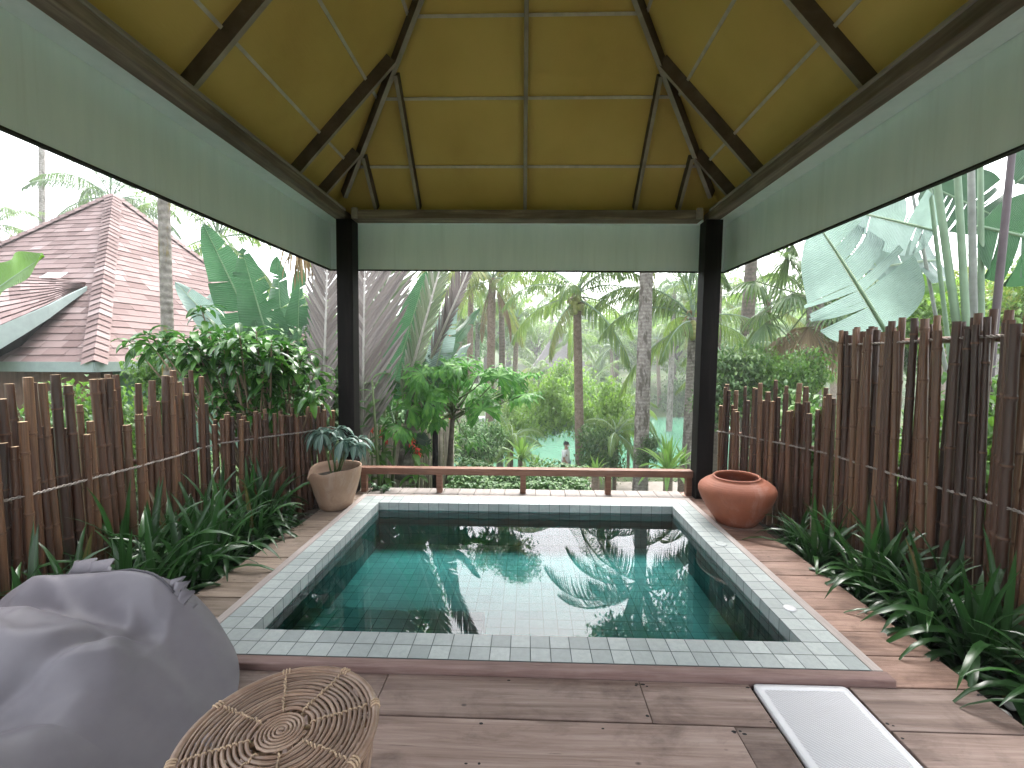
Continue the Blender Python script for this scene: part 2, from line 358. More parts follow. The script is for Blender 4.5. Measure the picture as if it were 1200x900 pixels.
M['white_paint']=flat_mat('white_boat_paint',(.78,.79,.8),.3,.03)
M['glass_dark']=flat_mat('dark_window_glass',(.02,.025,.03),.08,.1)
M['skin']=flat_mat('skin',(.36,.20,.13),.55,.06)
M['hair']=flat_mat('black_hair',(.012,.010,.010),.5)
M['shirt']=flat_mat('white_shirt',(.86,.86,.87),.8,.05)
M['jeans']=flat_mat('dark_blue_trousers',(.05,.075,.13),.8,.1)
M['shoe']=flat_mat('dark_shoe',(.03,.03,.03),.6)
M['steel']=flat_mat('pale_metal',(.62,.64,.66),.35,.05,metal=.0)
M['stone']=flat_mat('white_pebble',(.62,.60,.57),.7,.12,20,.3)
M['coconut']=flat_mat('green_coconut',(.24,.25,.07),.45,.3,4)
M['brownhusk']=flat_mat('brown_husk',(.14,.085,.045),.9,.3,14,.5)

L_={}
L_['strap']=leaf_mat('dark_strap_leaf',(0.0108,0.039,0.0084),(0.018,0.063,0.0132),(0.039,0.114,0.024),rough=.30,trans=.22,dead=(0.12,0.0825,0.03375),midrib=((0.024,0.078,0.021),.06))
L_['shrub']=leaf_mat('glossy_shrub_leaf',(0.017,0.06375,0.0119),(0.034,0.119,0.017),(0.1105,0.255,0.03825),rough=.27,trans=.28,midrib=((0.102,0.2125,0.051),.05))
L_['palm']=leaf_mat('palm_leaflet',(.07,.14,.035),(.12,.21,.05),(.23,.30,.075),rough=.36,trans=.42,tcol=(.30,.45,.08))
L_['palm_yellow']=leaf_mat('yellowing_palm_leaflet',(.12,.17,.04),(.20,.24,.06),(.30,.29,.09),rough=.45,trans=.4)
L_['palm_dark']=leaf_mat('dark_palm_leaflet',(.035,.08,.025),(.065,.13,.04),(.12,.19,.06),rough=.36,trans=.35,tcol=(.18,.30,.06))
L_['palm_dry']=leaf_mat('dry_palm_leaflet',(0.154,0.105,0.0525),(0.231,0.161,0.084),(0.28,0.21,0.119),rough=.7,trans=.2)
L_['pleat']=leaf_mat('grey_lilac_pleated_leaf',(.12,.10,.095),(.20,.175,.17),(.26,.235,.225),rough=.6,trans=.2,spec=.3)
L_['pleat_green']=leaf_mat('grey_green_pleated_leaf',(0.08,0.12,0.064),(0.152,0.184,0.116),(0.224,0.224,0.192),rough=.5,trans=.25)
L_['banana']=leaf_mat('banana_leaf',(.035,.105,.045),(.055,.145,.065),rough=.34,trans=.3,veins=24,midrib=((.22,.33,.16),.022))
L_['banana_pale']=leaf_mat('banana_leaf_painted_sheen',(.17,.26,.22),(.24,.34,.30),rough=.27,trans=.30,veins=22,spec=1.0,midrib=((.42,.45,.25),.022))  # whitish sky sheen put into the base colour
L_['banana_bright']=leaf_mat('bright_banana_leaf',(0.08,0.208,0.016),(0.104,0.256,0.024),rough=.35,trans=.5,veins=24,midrib=((0.2,0.336,0.08),.02),tcol=(0.24,0.48,0.032))
L_['banana_dark']=leaf_mat('dark_banana_leaf',(.03,.075,.04),(.045,.10,.055),rough=.33,trans=.25,veins=22,midrib=((.12,.18,.09),.02))
L_['papaya']=leaf_mat('bright_lobed_leaf',(.025,.11,.014),(.045,.17,.02),(.10,.26,.03),rough=.5,spec=.3,trans=.38,midrib=((.15,.33,.07),.03))
L_['pot']=leaf_mat('blue_green_potted_leaf',(.05,.11,.085),(.09,.165,.13),(.13,.21,.165),rough=.35,trans=.2,midrib=((.16,.24,.19),.05))
L_['tree']=leaf_mat('tree_leaf',(.035,.095,.015),(.07,.165,.025),(.14,.26,.04),rough=.45,trans=.4,tcol=(.20,.42,.05))
L_['tree2']=leaf_mat('light_tree_leaf',(.07,.16,.025),(.12,.24,.035),(.22,.36,.065),rough=.45,trans=.45,tcol=(.32,.55,.07))
L_['tree3']=leaf_mat('blue_green_tree_leaf',(.035,.095,.025),(.065,.15,.04),(.12,.22,.06),rough=.5,trans=.28)
L_['cover']=leaf_mat('ground_cover_leaf',(.03,.085,.015),(.06,.14,.028),(.13,.22,.05),rough=.45,trans=.3)
L_['fern']=leaf_mat('nest_fern_leaf',(.10,.22,.03),(.16,.31,.05),(.24,.38,.08),rough=.4,trans=.4,midrib=((.10,.10,.03),.05))
L_['flower']=leaf_mat('red_petal',(.55,.05,.035),(.70,.10,.06),rough=.5,trans=.3)
L_['yellowbush']=leaf_mat('yellow_green_leaf',(.16,.22,.03),(.26,.32,.05),(.36,.40,.08),rough=.5,trans=.35)
M['petiole']=flat_mat('pale_green_petiole',(.20,.29,.19),.45,.15,5)
M['petiole_grey']=flat_mat('grey_petiole',(.26,.27,.25),.55,.25,7)
M['petiole_purple']=flat_mat('purplish_petiole',(.10,.075,.085),.5,.25,6)
M['stem']=flat_mat('green_stem',(.10,.14,.05),.6,.2,8)
M['stem_brown']=flat_mat('brown_stem',(.14,.10,.06),.8,.2,10)
# ================================================================== SETTING: terrain, lake, deck, pool
def sstep(a,b,x):
    t=min(1,max(0,(x-a)/(b-a))); return t*t*(3-2*t)
def gz(x,y):
    """height of the garden ground: terrace round the pavilion, slope, path level, lake bed, far bank and hill"""
    if y<5.0: h=-.45
    else:
        h=-.45-.45*sstep(5,6.2,y)-2.4*sstep(6,13,y)
        h-=2.0*sstep(17.3,22,y)
        h+=1.55*sstep(39,43.5,y)+2.3*sstep(44,66,y)+9*sstep(62,140,y)
    left=sstep(-2.9,-5.5,x)*(1-sstep(15,22,y))
    h=h*(1-left)+(-.45)*left
    lw=sstep(-1.0,-7,x)*sstep(17,21,y)*(1-sstep(38,44,y))          # the left bank of the lake
    h=h*(1-lw)+(-3.2)*lw
    rw=sstep(.36*y+2.2,.36*y+6,x)*sstep(15,20,y)*(1-sstep(38,44,y)); h=h*(1-rw)+(-2.9)*rw
    if abs(x)<2.2 and .2<y<5.0: h=-1.9
    if abs(x)>2.5 and y>5.5: h+=.12*math.sin(x*1.3+y*.7)+.08*math.sin(x*.6-y*1.1)
    return h
def axis(bps):
    out=[]
    for (a,b,st) in bps:
        n=max(1,round((b-a)/st)); out+=[a+(b-a)*i/n for i in range(n)]
    out.append(bps[-1][1]); return out
xs=axis([(-260,-60,20),(-60,-16,2),(-16,-3,.6),(-3,3,.25),(3,16,.6),(16,60,2),(60,260,20)])
ys=axis([(-120,-10,10),(-10,0,1),(0,5,.4),(5,24,.5),(24,70,1.5),(70,360,14)])
g=MB(); g.rows([[(x,y,gz(x,y)) for x in xs] for y in ys])
struct('ground',g,M['ground'],True)
w=MB(); w.rows([[(x,y,-4.3) for x in (-40,-10,0,10,70,130)] for y in (17.5,24,32,44,47)]); struct('lake',w,M['lake'])
p=MB()
pr=[]
for i in range(41):
    x=-9+i*.55; yc=15.4+.5*math.sin(x*.25); pr.append([(x,yc-.7,-3.27),(x,yc+.7,-3.27)])
p.rows(pr); 
for i in range(-1,0): pass
struct('path',p,M['path'])

# pool numbers (tile = 0.1 m)
W=1.45; Y1=2.2425; Y2=4.2889; WZ=-.075; FZ=-.42; DZ=-.03
def plates(mb, org, ux, uy, nu, nv, gap=.0022, th=None, su=.1, sv=.1, skip=None):
    """a sheet of separate tile plates: org + u*ux + v*uy"""
    org=V(org);ux=V(ux);uy=V(uy)
    for i in range(nu):
        for j in range(nv):
            if skip and skip(i,j): continue
            a=org+ux*(i*su+gap)+uy*(j*sv+gap);b=org+ux*((i+1)*su-gap)+uy*((j+1)*sv-gap)
            q=[a,org+ux*((i+1)*su-gap)+uy*(j*sv+gap),b,org+ux*(i*su+gap)+uy*((j+1)*sv-gap)]
            mb.add(q,[(0,1,2,3)])
c=MB(); ny=20; sy=(Y2-Y1)/ny*1.0
# top ring: front two rows, back two rows, sides two columns
for jj in (0,1):
    plates(c,(-W-.2,Y1-.2+jj*.1,0),(1,0,0),(0,1,0),33,1)
    plates(c,(-W-.2,Y2+jj*.1,0),(1,0,0),(0,1,0),33,1)
plates(c,(-W-.2,Y1,0),(1,0,0),(0,1,0),2,ny,sv=sy); plates(c,(W,Y1,0),(1,0,0),(0,1,0),2,ny,sv=sy)
# the dry band just under the rim and the wet band
for z0 in (-.1,):
    plates(c,(-W,Y2,z0),(1,0,0),(0,0,1),29,1); plates(c,(W,Y1,z0),(-1,0,0),(0,0,1),29,1)
    plates(c,(-W,Y1,z0),(0,1,0),(0,0,1),ny,1,su=sy); plates(c,(W,Y2,z0),(0,-1,0),(0,0,1),ny,1,su=sy)
gb=MB(); e=.0025
gb.bx(-W-.2,W+.2,Y1-.2,Y1-e,-.1,-e); gb.bx(-W-.2,W+.2,Y2+e,Y2+.2,-.1,-e); gb.bx(-W-.2,-W-e,Y1,Y2,-.1,-e); gb.bx(W+e,W+.2,Y1,Y2,-.1,-e)
cop=c; n0=len(cop.f); cop.add(gb.v,gb.f,mat=1)
struct('pool_coping',cop,[M['coping'],M['grout']])
b=MB()
plates(b,(-W,Y1,FZ),(1,0,0),(0,1,0),29,ny,sv=sy)
wl=MB(); nz=3; zz=(-.1-FZ)/nz
plates(wl,(-W,Y2,FZ),(1,0,0),(0,0,1),29,nz,sv=zz); plates(wl,(W,Y1,FZ),(-1,0,0),(0,0,1),29,nz,sv=zz)
plates(wl,(-W,Y1,FZ),(0,1,0),(0,0,1),ny,nz,su=sy,sv=zz); plates(wl,(W,Y2,FZ),(0,-1,0),(0,0,1),ny,nz,su=sy,sv=zz)
b.add(wl.v,wl.f,mat=1)
ld=MB(); ly=Y1+.62
plates(ld,(-W+.003,Y1,-.25),(1,0,0),(0,1,0),12,6,sv=.1033); plates(ld,(-W,ly,-.42),(1,0,0),(0,0,1),12,1,sv=.17); plates(ld,(-W+1.2,ly,-.42),(0,-1,0),(0,0,1),6,1,su=.1033,sv=.17)
b.add(ld.v,ld.f,mat=2)
gr=MB(); 
gr.bx(-W-.15,W+.15,Y1-.15,Y2+.15,FZ-.2,FZ-e)
gr.bx(-W-.15,W+.15,Y1-.15,Y1-e,FZ-e*2,-.101); gr.bx(-W-.15,W+.15,Y2+e,Y2+.15,FZ-e*2,-.101); gr.bx(-W-.15,-W-e,Y1,Y2,FZ-e*2,-.101); gr.bx(W+e,W+.15,Y1,Y2,FZ-e*2,-.101)
gr.bx(-W+.001,-W+1.2-e,Y1+.001,ly-e,FZ,-.25-e)
b.add(gr.v,gr.f,mat=3)
struct('pool_basin',b,[M['basin'],M['basin_wall'],M['ledge'],M['grout_deep']])
w=MB(); w.rows([[(x,y,WZ) for x in (-W,W)] for y in (Y1,Y2)]); struct('pool_water',w,M['water'])
# round fittings: two skimmer covers on the right coping and one inlet on the right wall
def disc(name,label,cat,loc,r,h,axis=None,mat=None):
    mb=MB(); mb.lathe([(1e-4,h),(r*.86,h),(r,h*.5),(r,0)],28)
    o=mb.build(name,mat or M['white_plastic'],None,True); o.location=loc
    if axis: o.rotation_euler=axis
    return tag(o,label,cat)
disc('level_cap','white round plastic cap on the near right corner of the pool edge','pool cap',at(940,718,2.66)*1.0,.034,.008)
bpy.data.objects['level_cap'].location=(1.565,2.545,.001)
disc('overflow_cover','grey stone coloured round cover set in the right pool edge near the urn','pool cap',(1.55,3.43,.001),.045,.004,mat=M['coping'])
disc('pool_inlet','pale round water inlet on the right wall under the water','pool inlet',(W-.001,3.0,-.24),.03,.012,(0,-math.pi/2,0))

# wooden lips round the coping
l=MB()
l.bx(-1.715,1.715,1.978,Y1-.2025,-.06,.001); struct('pool_front_edge',l,M['lip'],bevel=.006)
l=MB(); l.bx(-1.705,-1.6525,Y1-.2005,4.56,-.06,.0005); l.bx(1.6525,1.705,Y1-.2005,4.56,-.06,.0005)
l.bx(-1.6515,1.6515,4.4915,4.56,-.06,.0005); struct('pool_side_edge',l,M['lip_pale'],bevel=.004)
# deck boards
def boards(name,mat,rects,th=.035,z=DZ,bev=.003,nails=0):
    mb=MB()
    for (x0,x1,y0,y1) in rects:
        dz=U(-.002,.002); mb.bx(x0,x1,y0,y1,z-th+dz,z+dz)
        if nails:
            n=max(1,int((x1-x0)/.42))
            for k in range(n+1):
                for yy in (y0+.025,y1-.025):
                    if rnd.random()<.25: continue
                    for q in range(rnd.choice((1,1,2))):
                        cx=min(x1-.012,max(x0+.012,x0+(x1-x0)*k/n+U(-.03,.03))); cy=yy+U(-.008,.008); r=U(.0035,.007); e_=U(1,2.2)
                        mb.add([(cx+r*e_*math.cos(a*.785),cy+r*math.sin(a*.785),z+dz+.0006) for a in range(8)],[tuple(range(8))],mat=1)
    return struct(name,mb,[mat,M['dark']],bevel=bev)
R=[]; y=1.974; rows_=[]
hole=(1.05,1.497,1.16)
k=0
while y>-2.2:
    wdt=.243 if k<2 else U(.2,.25); y0=y-wdt+.009
    cuts={0:[-2.6,-.62,.55,hole[0]],1:[-2.6,-1.2,.875,hole[0]]}.get(k,[-2.6,U(-1.8,-.4),U(.0,.8),hole[0]])
    if y0>hole[2]-.05:
        segs=[(cuts[i],cuts[i+1]) for i in range(len(cuts)-1)]+[(hole[1],2.07)]
        if k==0: segs[-1]=(hole[1],2.062)
    else: segs=[(-2.6,cuts[1]),(cuts[1],.9),(.9,2.07)]
    for a,b2 in segs: R.append((a+.0015,b2-.0015,y0,y))
    y-=wdt; k+=1
boards('deck',M['deck'],R,nails=1)
R=[];y=1.98
while y<4.85:
    wd=U(.185,.225); R.append((1.709,2.085+U(-.02,.03),y+.002,min(4.86,y+wd-.003))); y+=wd
boards('deck_right_walk',M['deck_side'],R,nails=1)
R=[];y=1.98
while y<4.85:
    wd=U(.175,.215); R.append((-2.05+U(-.015,.02)+max(0,(y-2.4)*.04),-1.709,y+.002,min(4.86,y+wd-.003))); y+=wd
boards('deck_left_walk',M['deck_left'],R,nails=1)
R=[];x=-1.70
while x<1.70:
    wd=U(.15,.175); R.append((x+.002,min(1.705,x+wd-.002),4.564,4.88)); x+=wd
boards('deck_back_walk',M['deck_back'],R)
# nail heads and dark knots on the boards are small dark discs countersunk in the wood
nb=MB()
for (x0,x1,y0,y1) in []: pass
q=MB(); q.bx(-2.0,2.03,-2.1,2.0,-.5,-.075); q.bx(-1.98,-1.6,2.0,4.85,-.5,-.075); q.bx(1.6,2.02,2.0,4.85,-.5,-.075); q.bx(-1.9,1.9,4.45,4.85,-1.9,-.075); struct('deck_base',q,M['dark'])
# planting beds
for nm,x0,x1 in (('left_bed',-3.3,-2.005),('right_bed',2.03,3.1)):
    mb=MB(); rr=[]
    for i in range(27):
        yy=-.6+i*.21; rr.append([(x0+(x1-x0)*j/8,yy,-.16+U(-.02,.025)) for j in range(9)])
    mb.rows(rr); struct('soil',mb,M['soil'],True)
# ================================================================== PAVILION over the pool
PAV=thing('pavilion','open wooden pool pavilion with dark posts, teal boards and golden hip ceiling','pavilion',(-.035,0,0))
PAV.rotation_euler=(0,.0105,0)
SL=1.076; YB=4.7; YF=-1.6; XE=1.9; YPOST=4.705
def zroof(d,off): return off+SL*d
def part(name,mb,mat,smooth=False,bevel=0,parent=PAV): return mb.build(name,mat,parent,smooth,bevel)
for sx,yy in ((-1,YPOST),(1,YPOST),(-1,-1.6),(1,-1.6)):
    mb=MB(); mb.bx(-.085,.085,-.085,.085,-1.0,2.862); o=part('post',mb,M['post'],bevel=.006); o.location=(sx*1.895+.02,yy,0)
# wall plates on the posts
BZ0,BZ1=2.865,2.955
mb=MB(); mb.bx(-1.80,1.80,YPOST-.085,YPOST+.085,BZ0,BZ1); part('wall_plate',mb,M['beam_x'],bevel=.005)
mb=MB(); mb.bx(-1.80,1.80,YF-.085,YF+.085,BZ0,BZ1); part('wall_plate',mb,M['beam_x'],bevel=.005)
for sx in (-1,1):
    mb=MB(); mb.bx(sx*1.865,sx*1.975,YF-.1,YPOST+.09,BZ0-.002,BZ1); part('wall_plate',mb,M['beam'],bevel=.006)
    mb=MB(); mb.bx(sx*1.864,sx*1.849,YF,YPOST-.09,BZ1-.016,BZ1+.006); part('plate_trim',mb,M['lip_pale'],bevel=.003)
    mb=MB(); mb.bx(sx*1.785,sx*1.725,YPOST-.11,YPOST-.0855,BZ0-.004,BZ1+.014); part('bracket',mb,M['lip_pale'],bevel=.004)
# teal boards
FB,FT=2.405,2.955; XF=2.165; YFB=4.95
for sx in (-1,1):
    mb=MB(); mb.bx(sx*XF,sx*(XF+.022),YF-.25,YFB+.022,FB,FT); part('eave_board',mb,M['teal'],bevel=.003)
    mb=MB(); mb.bx(sx*(XF-.004),sx*(XF+.028),YF-.25,YFB+.028,FB-.012,FB-.0005); part('drip_edge',mb,M['dark'])
mb=MB(); mb.bx(-XF+.001,XF-.001,YFB,YFB+.022,FB,FT); part('eave_board',mb,M['teal'],bevel=.003)
mb=MB(); mb.bx(-XF+.005,XF-.005,YFB-.004,YFB+.027,FB-.012,FB-.0005); part('drip_edge',mb,M['dark'])
mb=MB(); mb.bx(-XF+.001,XF-.001,YF-.27,YF-.25,FB,FT); part('eave_board',mb,M['teal'],bevel=.003)
for sx in (-1,1):
    mb=MB(); mb.bx(sx*1.978,sx*(XF-.002),YF-.24,YFB-.002,BZ1-.06,BZ1-.045); part('soffit',mb,M['teal'])
mb=MB(); mb.bx(-1.97,1.97,YPOST+.09,YFB-.002,BZ1-.06,BZ1-.045); part('soffit',mb,M['teal'])
# roof: four sloping ceiling panels (golden inside) with a shingled skin above
DR=1.9; YR1=YB-DR; YR0=YF+DR; PO=3.215
def rp(x,y,d,off): return (x,y,zroof(d,off))
E0=-.27
def slope(name,off,mat,e0=E0):
    ex=XE-e0
    q={'back':[(-ex,YB-e0,e0),(ex,YB-e0,e0),(0,YR1,DR)],'front':[(ex,YF+e0,e0),(-ex,YF+e0,e0),(0,YR0,DR)],
       'left':[(-ex,YF+e0,e0),(-ex,YB-e0,e0),(0,YR1,DR),(0,YR0,DR)],'right':[(ex,YB-e0,e0),(ex,YF+e0,e0),(0,YR0,DR),(0,YR1,DR)]}
    for k,pts in q.items():
        mb=MB(); mb.add([rp(x,y,d,off) for x,y,d in pts],[tuple(range(len(pts)))]); part(name,mb,mat)
slope('ceiling_panel',PO,M['ceiling']); slope('roof',PO+.12,M['shingle'],-.33)
RW=.036
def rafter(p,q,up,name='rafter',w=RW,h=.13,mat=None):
    mb=MB(); mb.bar(p,q,w,h,up,bottom=1); return part(name,mb,[M['rafter'],M['rafter_lit_bottom']],bevel=.003)
RB=3.065
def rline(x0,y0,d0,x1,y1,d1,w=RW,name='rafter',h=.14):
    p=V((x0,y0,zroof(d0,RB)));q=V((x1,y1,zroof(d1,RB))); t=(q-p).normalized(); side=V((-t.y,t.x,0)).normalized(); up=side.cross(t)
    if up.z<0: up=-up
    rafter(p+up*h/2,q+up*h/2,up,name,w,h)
D0=-.07
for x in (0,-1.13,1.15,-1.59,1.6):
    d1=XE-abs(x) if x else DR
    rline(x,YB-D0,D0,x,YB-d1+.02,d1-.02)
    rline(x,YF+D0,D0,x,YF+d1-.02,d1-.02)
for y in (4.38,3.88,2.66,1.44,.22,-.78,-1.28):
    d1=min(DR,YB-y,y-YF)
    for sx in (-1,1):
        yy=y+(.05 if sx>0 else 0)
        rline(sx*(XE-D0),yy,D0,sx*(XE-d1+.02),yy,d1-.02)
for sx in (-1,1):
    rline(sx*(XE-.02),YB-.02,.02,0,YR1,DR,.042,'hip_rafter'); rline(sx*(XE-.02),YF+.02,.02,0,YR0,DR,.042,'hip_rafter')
mb=MB(); mb.bar((0,YR0,zroof(DR,RB)-.02),(0,YR1,zroof(DR,RB)-.02),.06,.16); part('ridge_beam',mb,M['beam'])
# joint strips between the ceiling panels
for zj in (3.36,3.795,4.22,4.65):
    d=(zj-PO)/SL; o=.012
    a=XE-d
    for (p,q,nrm) in (((-a,YB-d),(a,YB-d),(0,1,0)),((-a,YF+d),(a,YF+d),(0,-1,0)),((-a,YF+d),(-a,YB-d),(-1,0,0)),((a,YF+d),(a,YB-d),(1,0,0))):
        P=V((p[0],p[1],zj));Q=V((q[0],q[1],zj)); up=V((-nrm[0]*SL,-nrm[1]*SL,1)).normalized(); up=V((nrm[0]*-1*-1,nrm[1],0)); n=V((nrm[0]*SL,nrm[1]*SL,1)).normalized()
        mb=MB(); mb.bar(P-n*.006,Q-n*.006,.024,.014,n); part('joint_strip',mb,M['joint'])
# ------------------------------------------------------------------ low rail along the back
RAIL=thing('low_rail','low reddish wooden rail on short posts along the far pool deck','railing',(0,4.75,0))
mb=MB(); mb.bx(-1.80,1.80,-.055,.045,.172,.246); mb.build('rail',M['rail'],RAIL,bevel=.008)
for x in (-.93,-.013,.905,1.765,-1.765):
    mb=MB(); mb.bx(x-.03,x+.03,-.035,.03,-.04,.1715); mb.build('rail_post',M['rail'],RAIL,bevel=.005)
# ------------------------------------------------------------------ white tray set in the deck
TR=thing('white_tray','white plastic foot bath tray with ribbed base let into the front deck','tray',(1.2735,1.60,-.03))
mb=MB(); hw,hl=.208,.372
outer=[];
def rrect(hx,hy,r,n=5):
    pts=[]
    for cx,cy,a0 in ((hx-r,hy-r,0),(-hx+r,hy-r,90),(-hx+r,-hy+r,180),(hx-r,-hy+r,270)):
        for i in range(n+1):
            a=math.radians(a0+90*i/n); pts.append((cx+r*math.cos(a),cy+r*math.sin(a)))
    return pts
lay=[(hw,hl,.02,-.02),(hw,hl,.02,.002),(hw-.004,hl-.004,.018,.005),(hw-.030,hl-.030,.018,.005),(hw-.034,hl-.034,.014,.002)]
rows=[[(x,y,z) for x,y in rrect(a,b2,r)] for a,b2,r,z in lay]
rows=[r+[r[0]] for r in rows]
mb.rows(rows); mb.build('rim',M['white_plastic'],TR,True)
mb=MB(); pts=[(x,y,.002) for x,y in rrect(hw-.033,hl-.033,.014)]; mb.add(pts,[tuple(range(len(pts)))]); mb.build('ribbed_base',M['grip'],TR)
# ================================================================== BAMBOO FENCES
def pole_mesh(seed, n=8, thin=1.0):
    r=random.Random(seed); pts=[];rad=[];z=0; mb=MB(); H=1.0
    nodes=[];zz=r.uniform(.05,.2)
    while zz<.98: nodes.append(zz); zz+=r.uniform(.16,.26)
    bx_,by_=r.uniform(-.012,.012),r.uniform(-.012,.012)
    zs=[0]
    for q in nodes: zs+=[q-.010,q-.002,q+.004,q+.010]
    zs.append(1.0)
    for z in zs:
        k=1.13 if any(abs(z-q)<.0045 for q in nodes) else .985
        pts.append((bx_*math.sin(z*3.1),by_*math.sin(z*3.1),z)); rad.append(k*(1.06-.12*z))
    # radius is in metres for unit radius; x,y scale later
    vs=[];uvs=[]
    rr=[]
    for i,(x,y,z) in enumerate(pts):
        for j in range(n):
            a=2*math.pi*j/n; vs.append((x*20+rad[i]*math.cos(a),y*20+rad[i]*math.sin(a),z)); 
    fs=[(i*n+j,i*n+(j+1)%n,(i+1)*n+(j+1)%n,(i+1)*n+j) for i in range(len(pts)-1) for j in range(n)]
    isn=[any(abs((zs[i]+zs[i+1])/2-q-.001)<.004 for q in nodes) for i in range(len(pts)-1)]
    mb.add(vs,[f for i in range(len(pts)-1) if not isn[i] for f in fs[i*n:(i+1)*n]]); mb.add(vs,[f for i in range(len(pts)-1) if isn[i] for f in fs[i*n:(i+1)*n]],mat=2)
    k=len(pts)-1
    mb.add([vs[k*n+j] for j in range(n)],[tuple(range(n))],mat=1)
    return mb
POLES=[]
for s_ in range(7):
    mb=pole_mesh(s_); me=mb.mesh('bamboo_pole',[M['bamboo'],M['bamboo_end'],M['bamboo_node']])
    me.polygons.foreach_set('use_smooth',np.array([len(p.vertices)==4 for p in me.polygons],dtype=bool)); POLES.append(me)
def fence(label, p, q, z0, tops, rad, step, ropes, group='bamboo fences beside the pool', jit=.03):
    """poles from p to q (plan points); tops(t) gives a height; ropes = heights of the bindings"""
    F=thing('bamboo_fence',label,'fence',(p[0],p[1],0),group)
    P=V((p[0],p[1],0));Q=V((q[0],q[1],0));L=(Q-P).length;t=(Q-P).normalized();n=V((-t.y,t.x,0))
    s=0;inst=[]
    while s<L:
        r=rad*U(.78,1.18); c=t*s+n*(U(-jit,jit)*.5+(.019 if len(inst)%2 else -.019))
        top=tops(s/L); o=bpy.data.objects.new('bamboo_pole',rnd.choice(POLES)); COL.objects.link(o); o.parent=F
        o.location=(c.x,c.y,z0); o.scale=(r,r,top-z0); o.rotation_euler=(U(-.022,.022),U(-.03,.03),U(0,6.28))
        inst.append((s,r,c)); s+=step*U(.84,1.2)
    side=-1 if n.dot(V((0,0,0))-P)<0 else 1      # the side that faces the pool
    n2=n*side
    for z in ropes:
        front=[e for i_,e in enumerate(inst) if (e[2].dot(n2)>0)] or inst
        for ph in (0,math.pi):
            pts=[]
            N=int(L/.012)
            for i in range(N+1):
                a=L*i/N; d=min(front,key=lambda e:abs(e[0]-a)); h=d[1] if abs(d[0]-a)<step*1.3 else rad*.4
                off=d[2].dot(n2)
                w=2*math.pi*a/.06+ph
                pts.append(t*a+n2*(off+h*.97+.006+.003*math.cos(w))+V((0,0,z+.006*math.sin(w)+.012*math.sin(a*2.1))))
            mb=MB(); mb.tube(pts,.0042,5); mb.build('rope_binding',M['rope'],F,True)
        # the hidden rail behind the poles
        mb=MB(); mb.tube([-n2*(rad+.035)+V((0,0,z)),t*L-n2*(rad+.035)+V((0,0,z))],.022,8); mb.build('cross_rail',M['bamboo'],F,True)
    return F
def tall_left(t):
    return rnd.choice([1.35,1.30,1.24,1.12,1.04,1.18,1.32,1.0,1.08])+U(-.05,.04)
fence('tall ragged brown bamboo fence behind the grey cover and long leaf bed',(-2.86,1.15),(-2.86,3.84),-.3,tall_left,.0235,.0290,[.665],jit=.02)
fence('short even brown bamboo fence running to the post beside the pale clay pot',(-2.83,3.92),(-2.10,4.76),-.3,lambda t:.88+U(-.05,.06),.0225,.0285,[.66],jit=.02)
fence('tall straight dark bamboo fence with two rope ties beside the right walk',(2.62,1.35),(2.62,3.72),-.3,lambda t:1.68+U(-.07,.06),.0222,.0262,[.66,1.575],jit=.012)
fence('lower uneven dark bamboo fence behind the terracotta urn',(2.60,3.80),(2.12,4.84),-.3,lambda t:rnd.choice([1.16,1.12,1.2,1.0,.92,1.06])+U(-.04,.05),.0222,.029,[.65],jit=.012)
def pale_screen():
    F=thing('bamboo_screen','pale thin bamboo screen behind the left end of the low rail','fence',(0,0,0))
    a=at(425,540,6.6);b=at(532,540,7.2);L=(b-a).length;n=44
    for i in range(n):
        c=a.lerp(b,i/n); r=U(.014,.024)
        mb=MB(); mb.tube([(c.x,c.y+U(-.02,.02),-1.0),(c.x+U(-.02,.02),c.y,.36+U(-.1,.06))],r,6); mb.build('bamboo_pole',M['bamboo_pale'],F,True)
    for z in (-.2,.2):
        mb=MB(); mb.tube([(a.x,a.y+.04,z),(b.x,b.y+.04,z)],.018,6); mb.build('cross_rail',M['bamboo_pale'],F,True)
    mb=MB(); mb.tube([at(510,572,6.7)+V((0,0,-.4)),at(510,455,6.7)],.045,8); mb.build('dark_post',M['post'],F,True)
pale_screen()
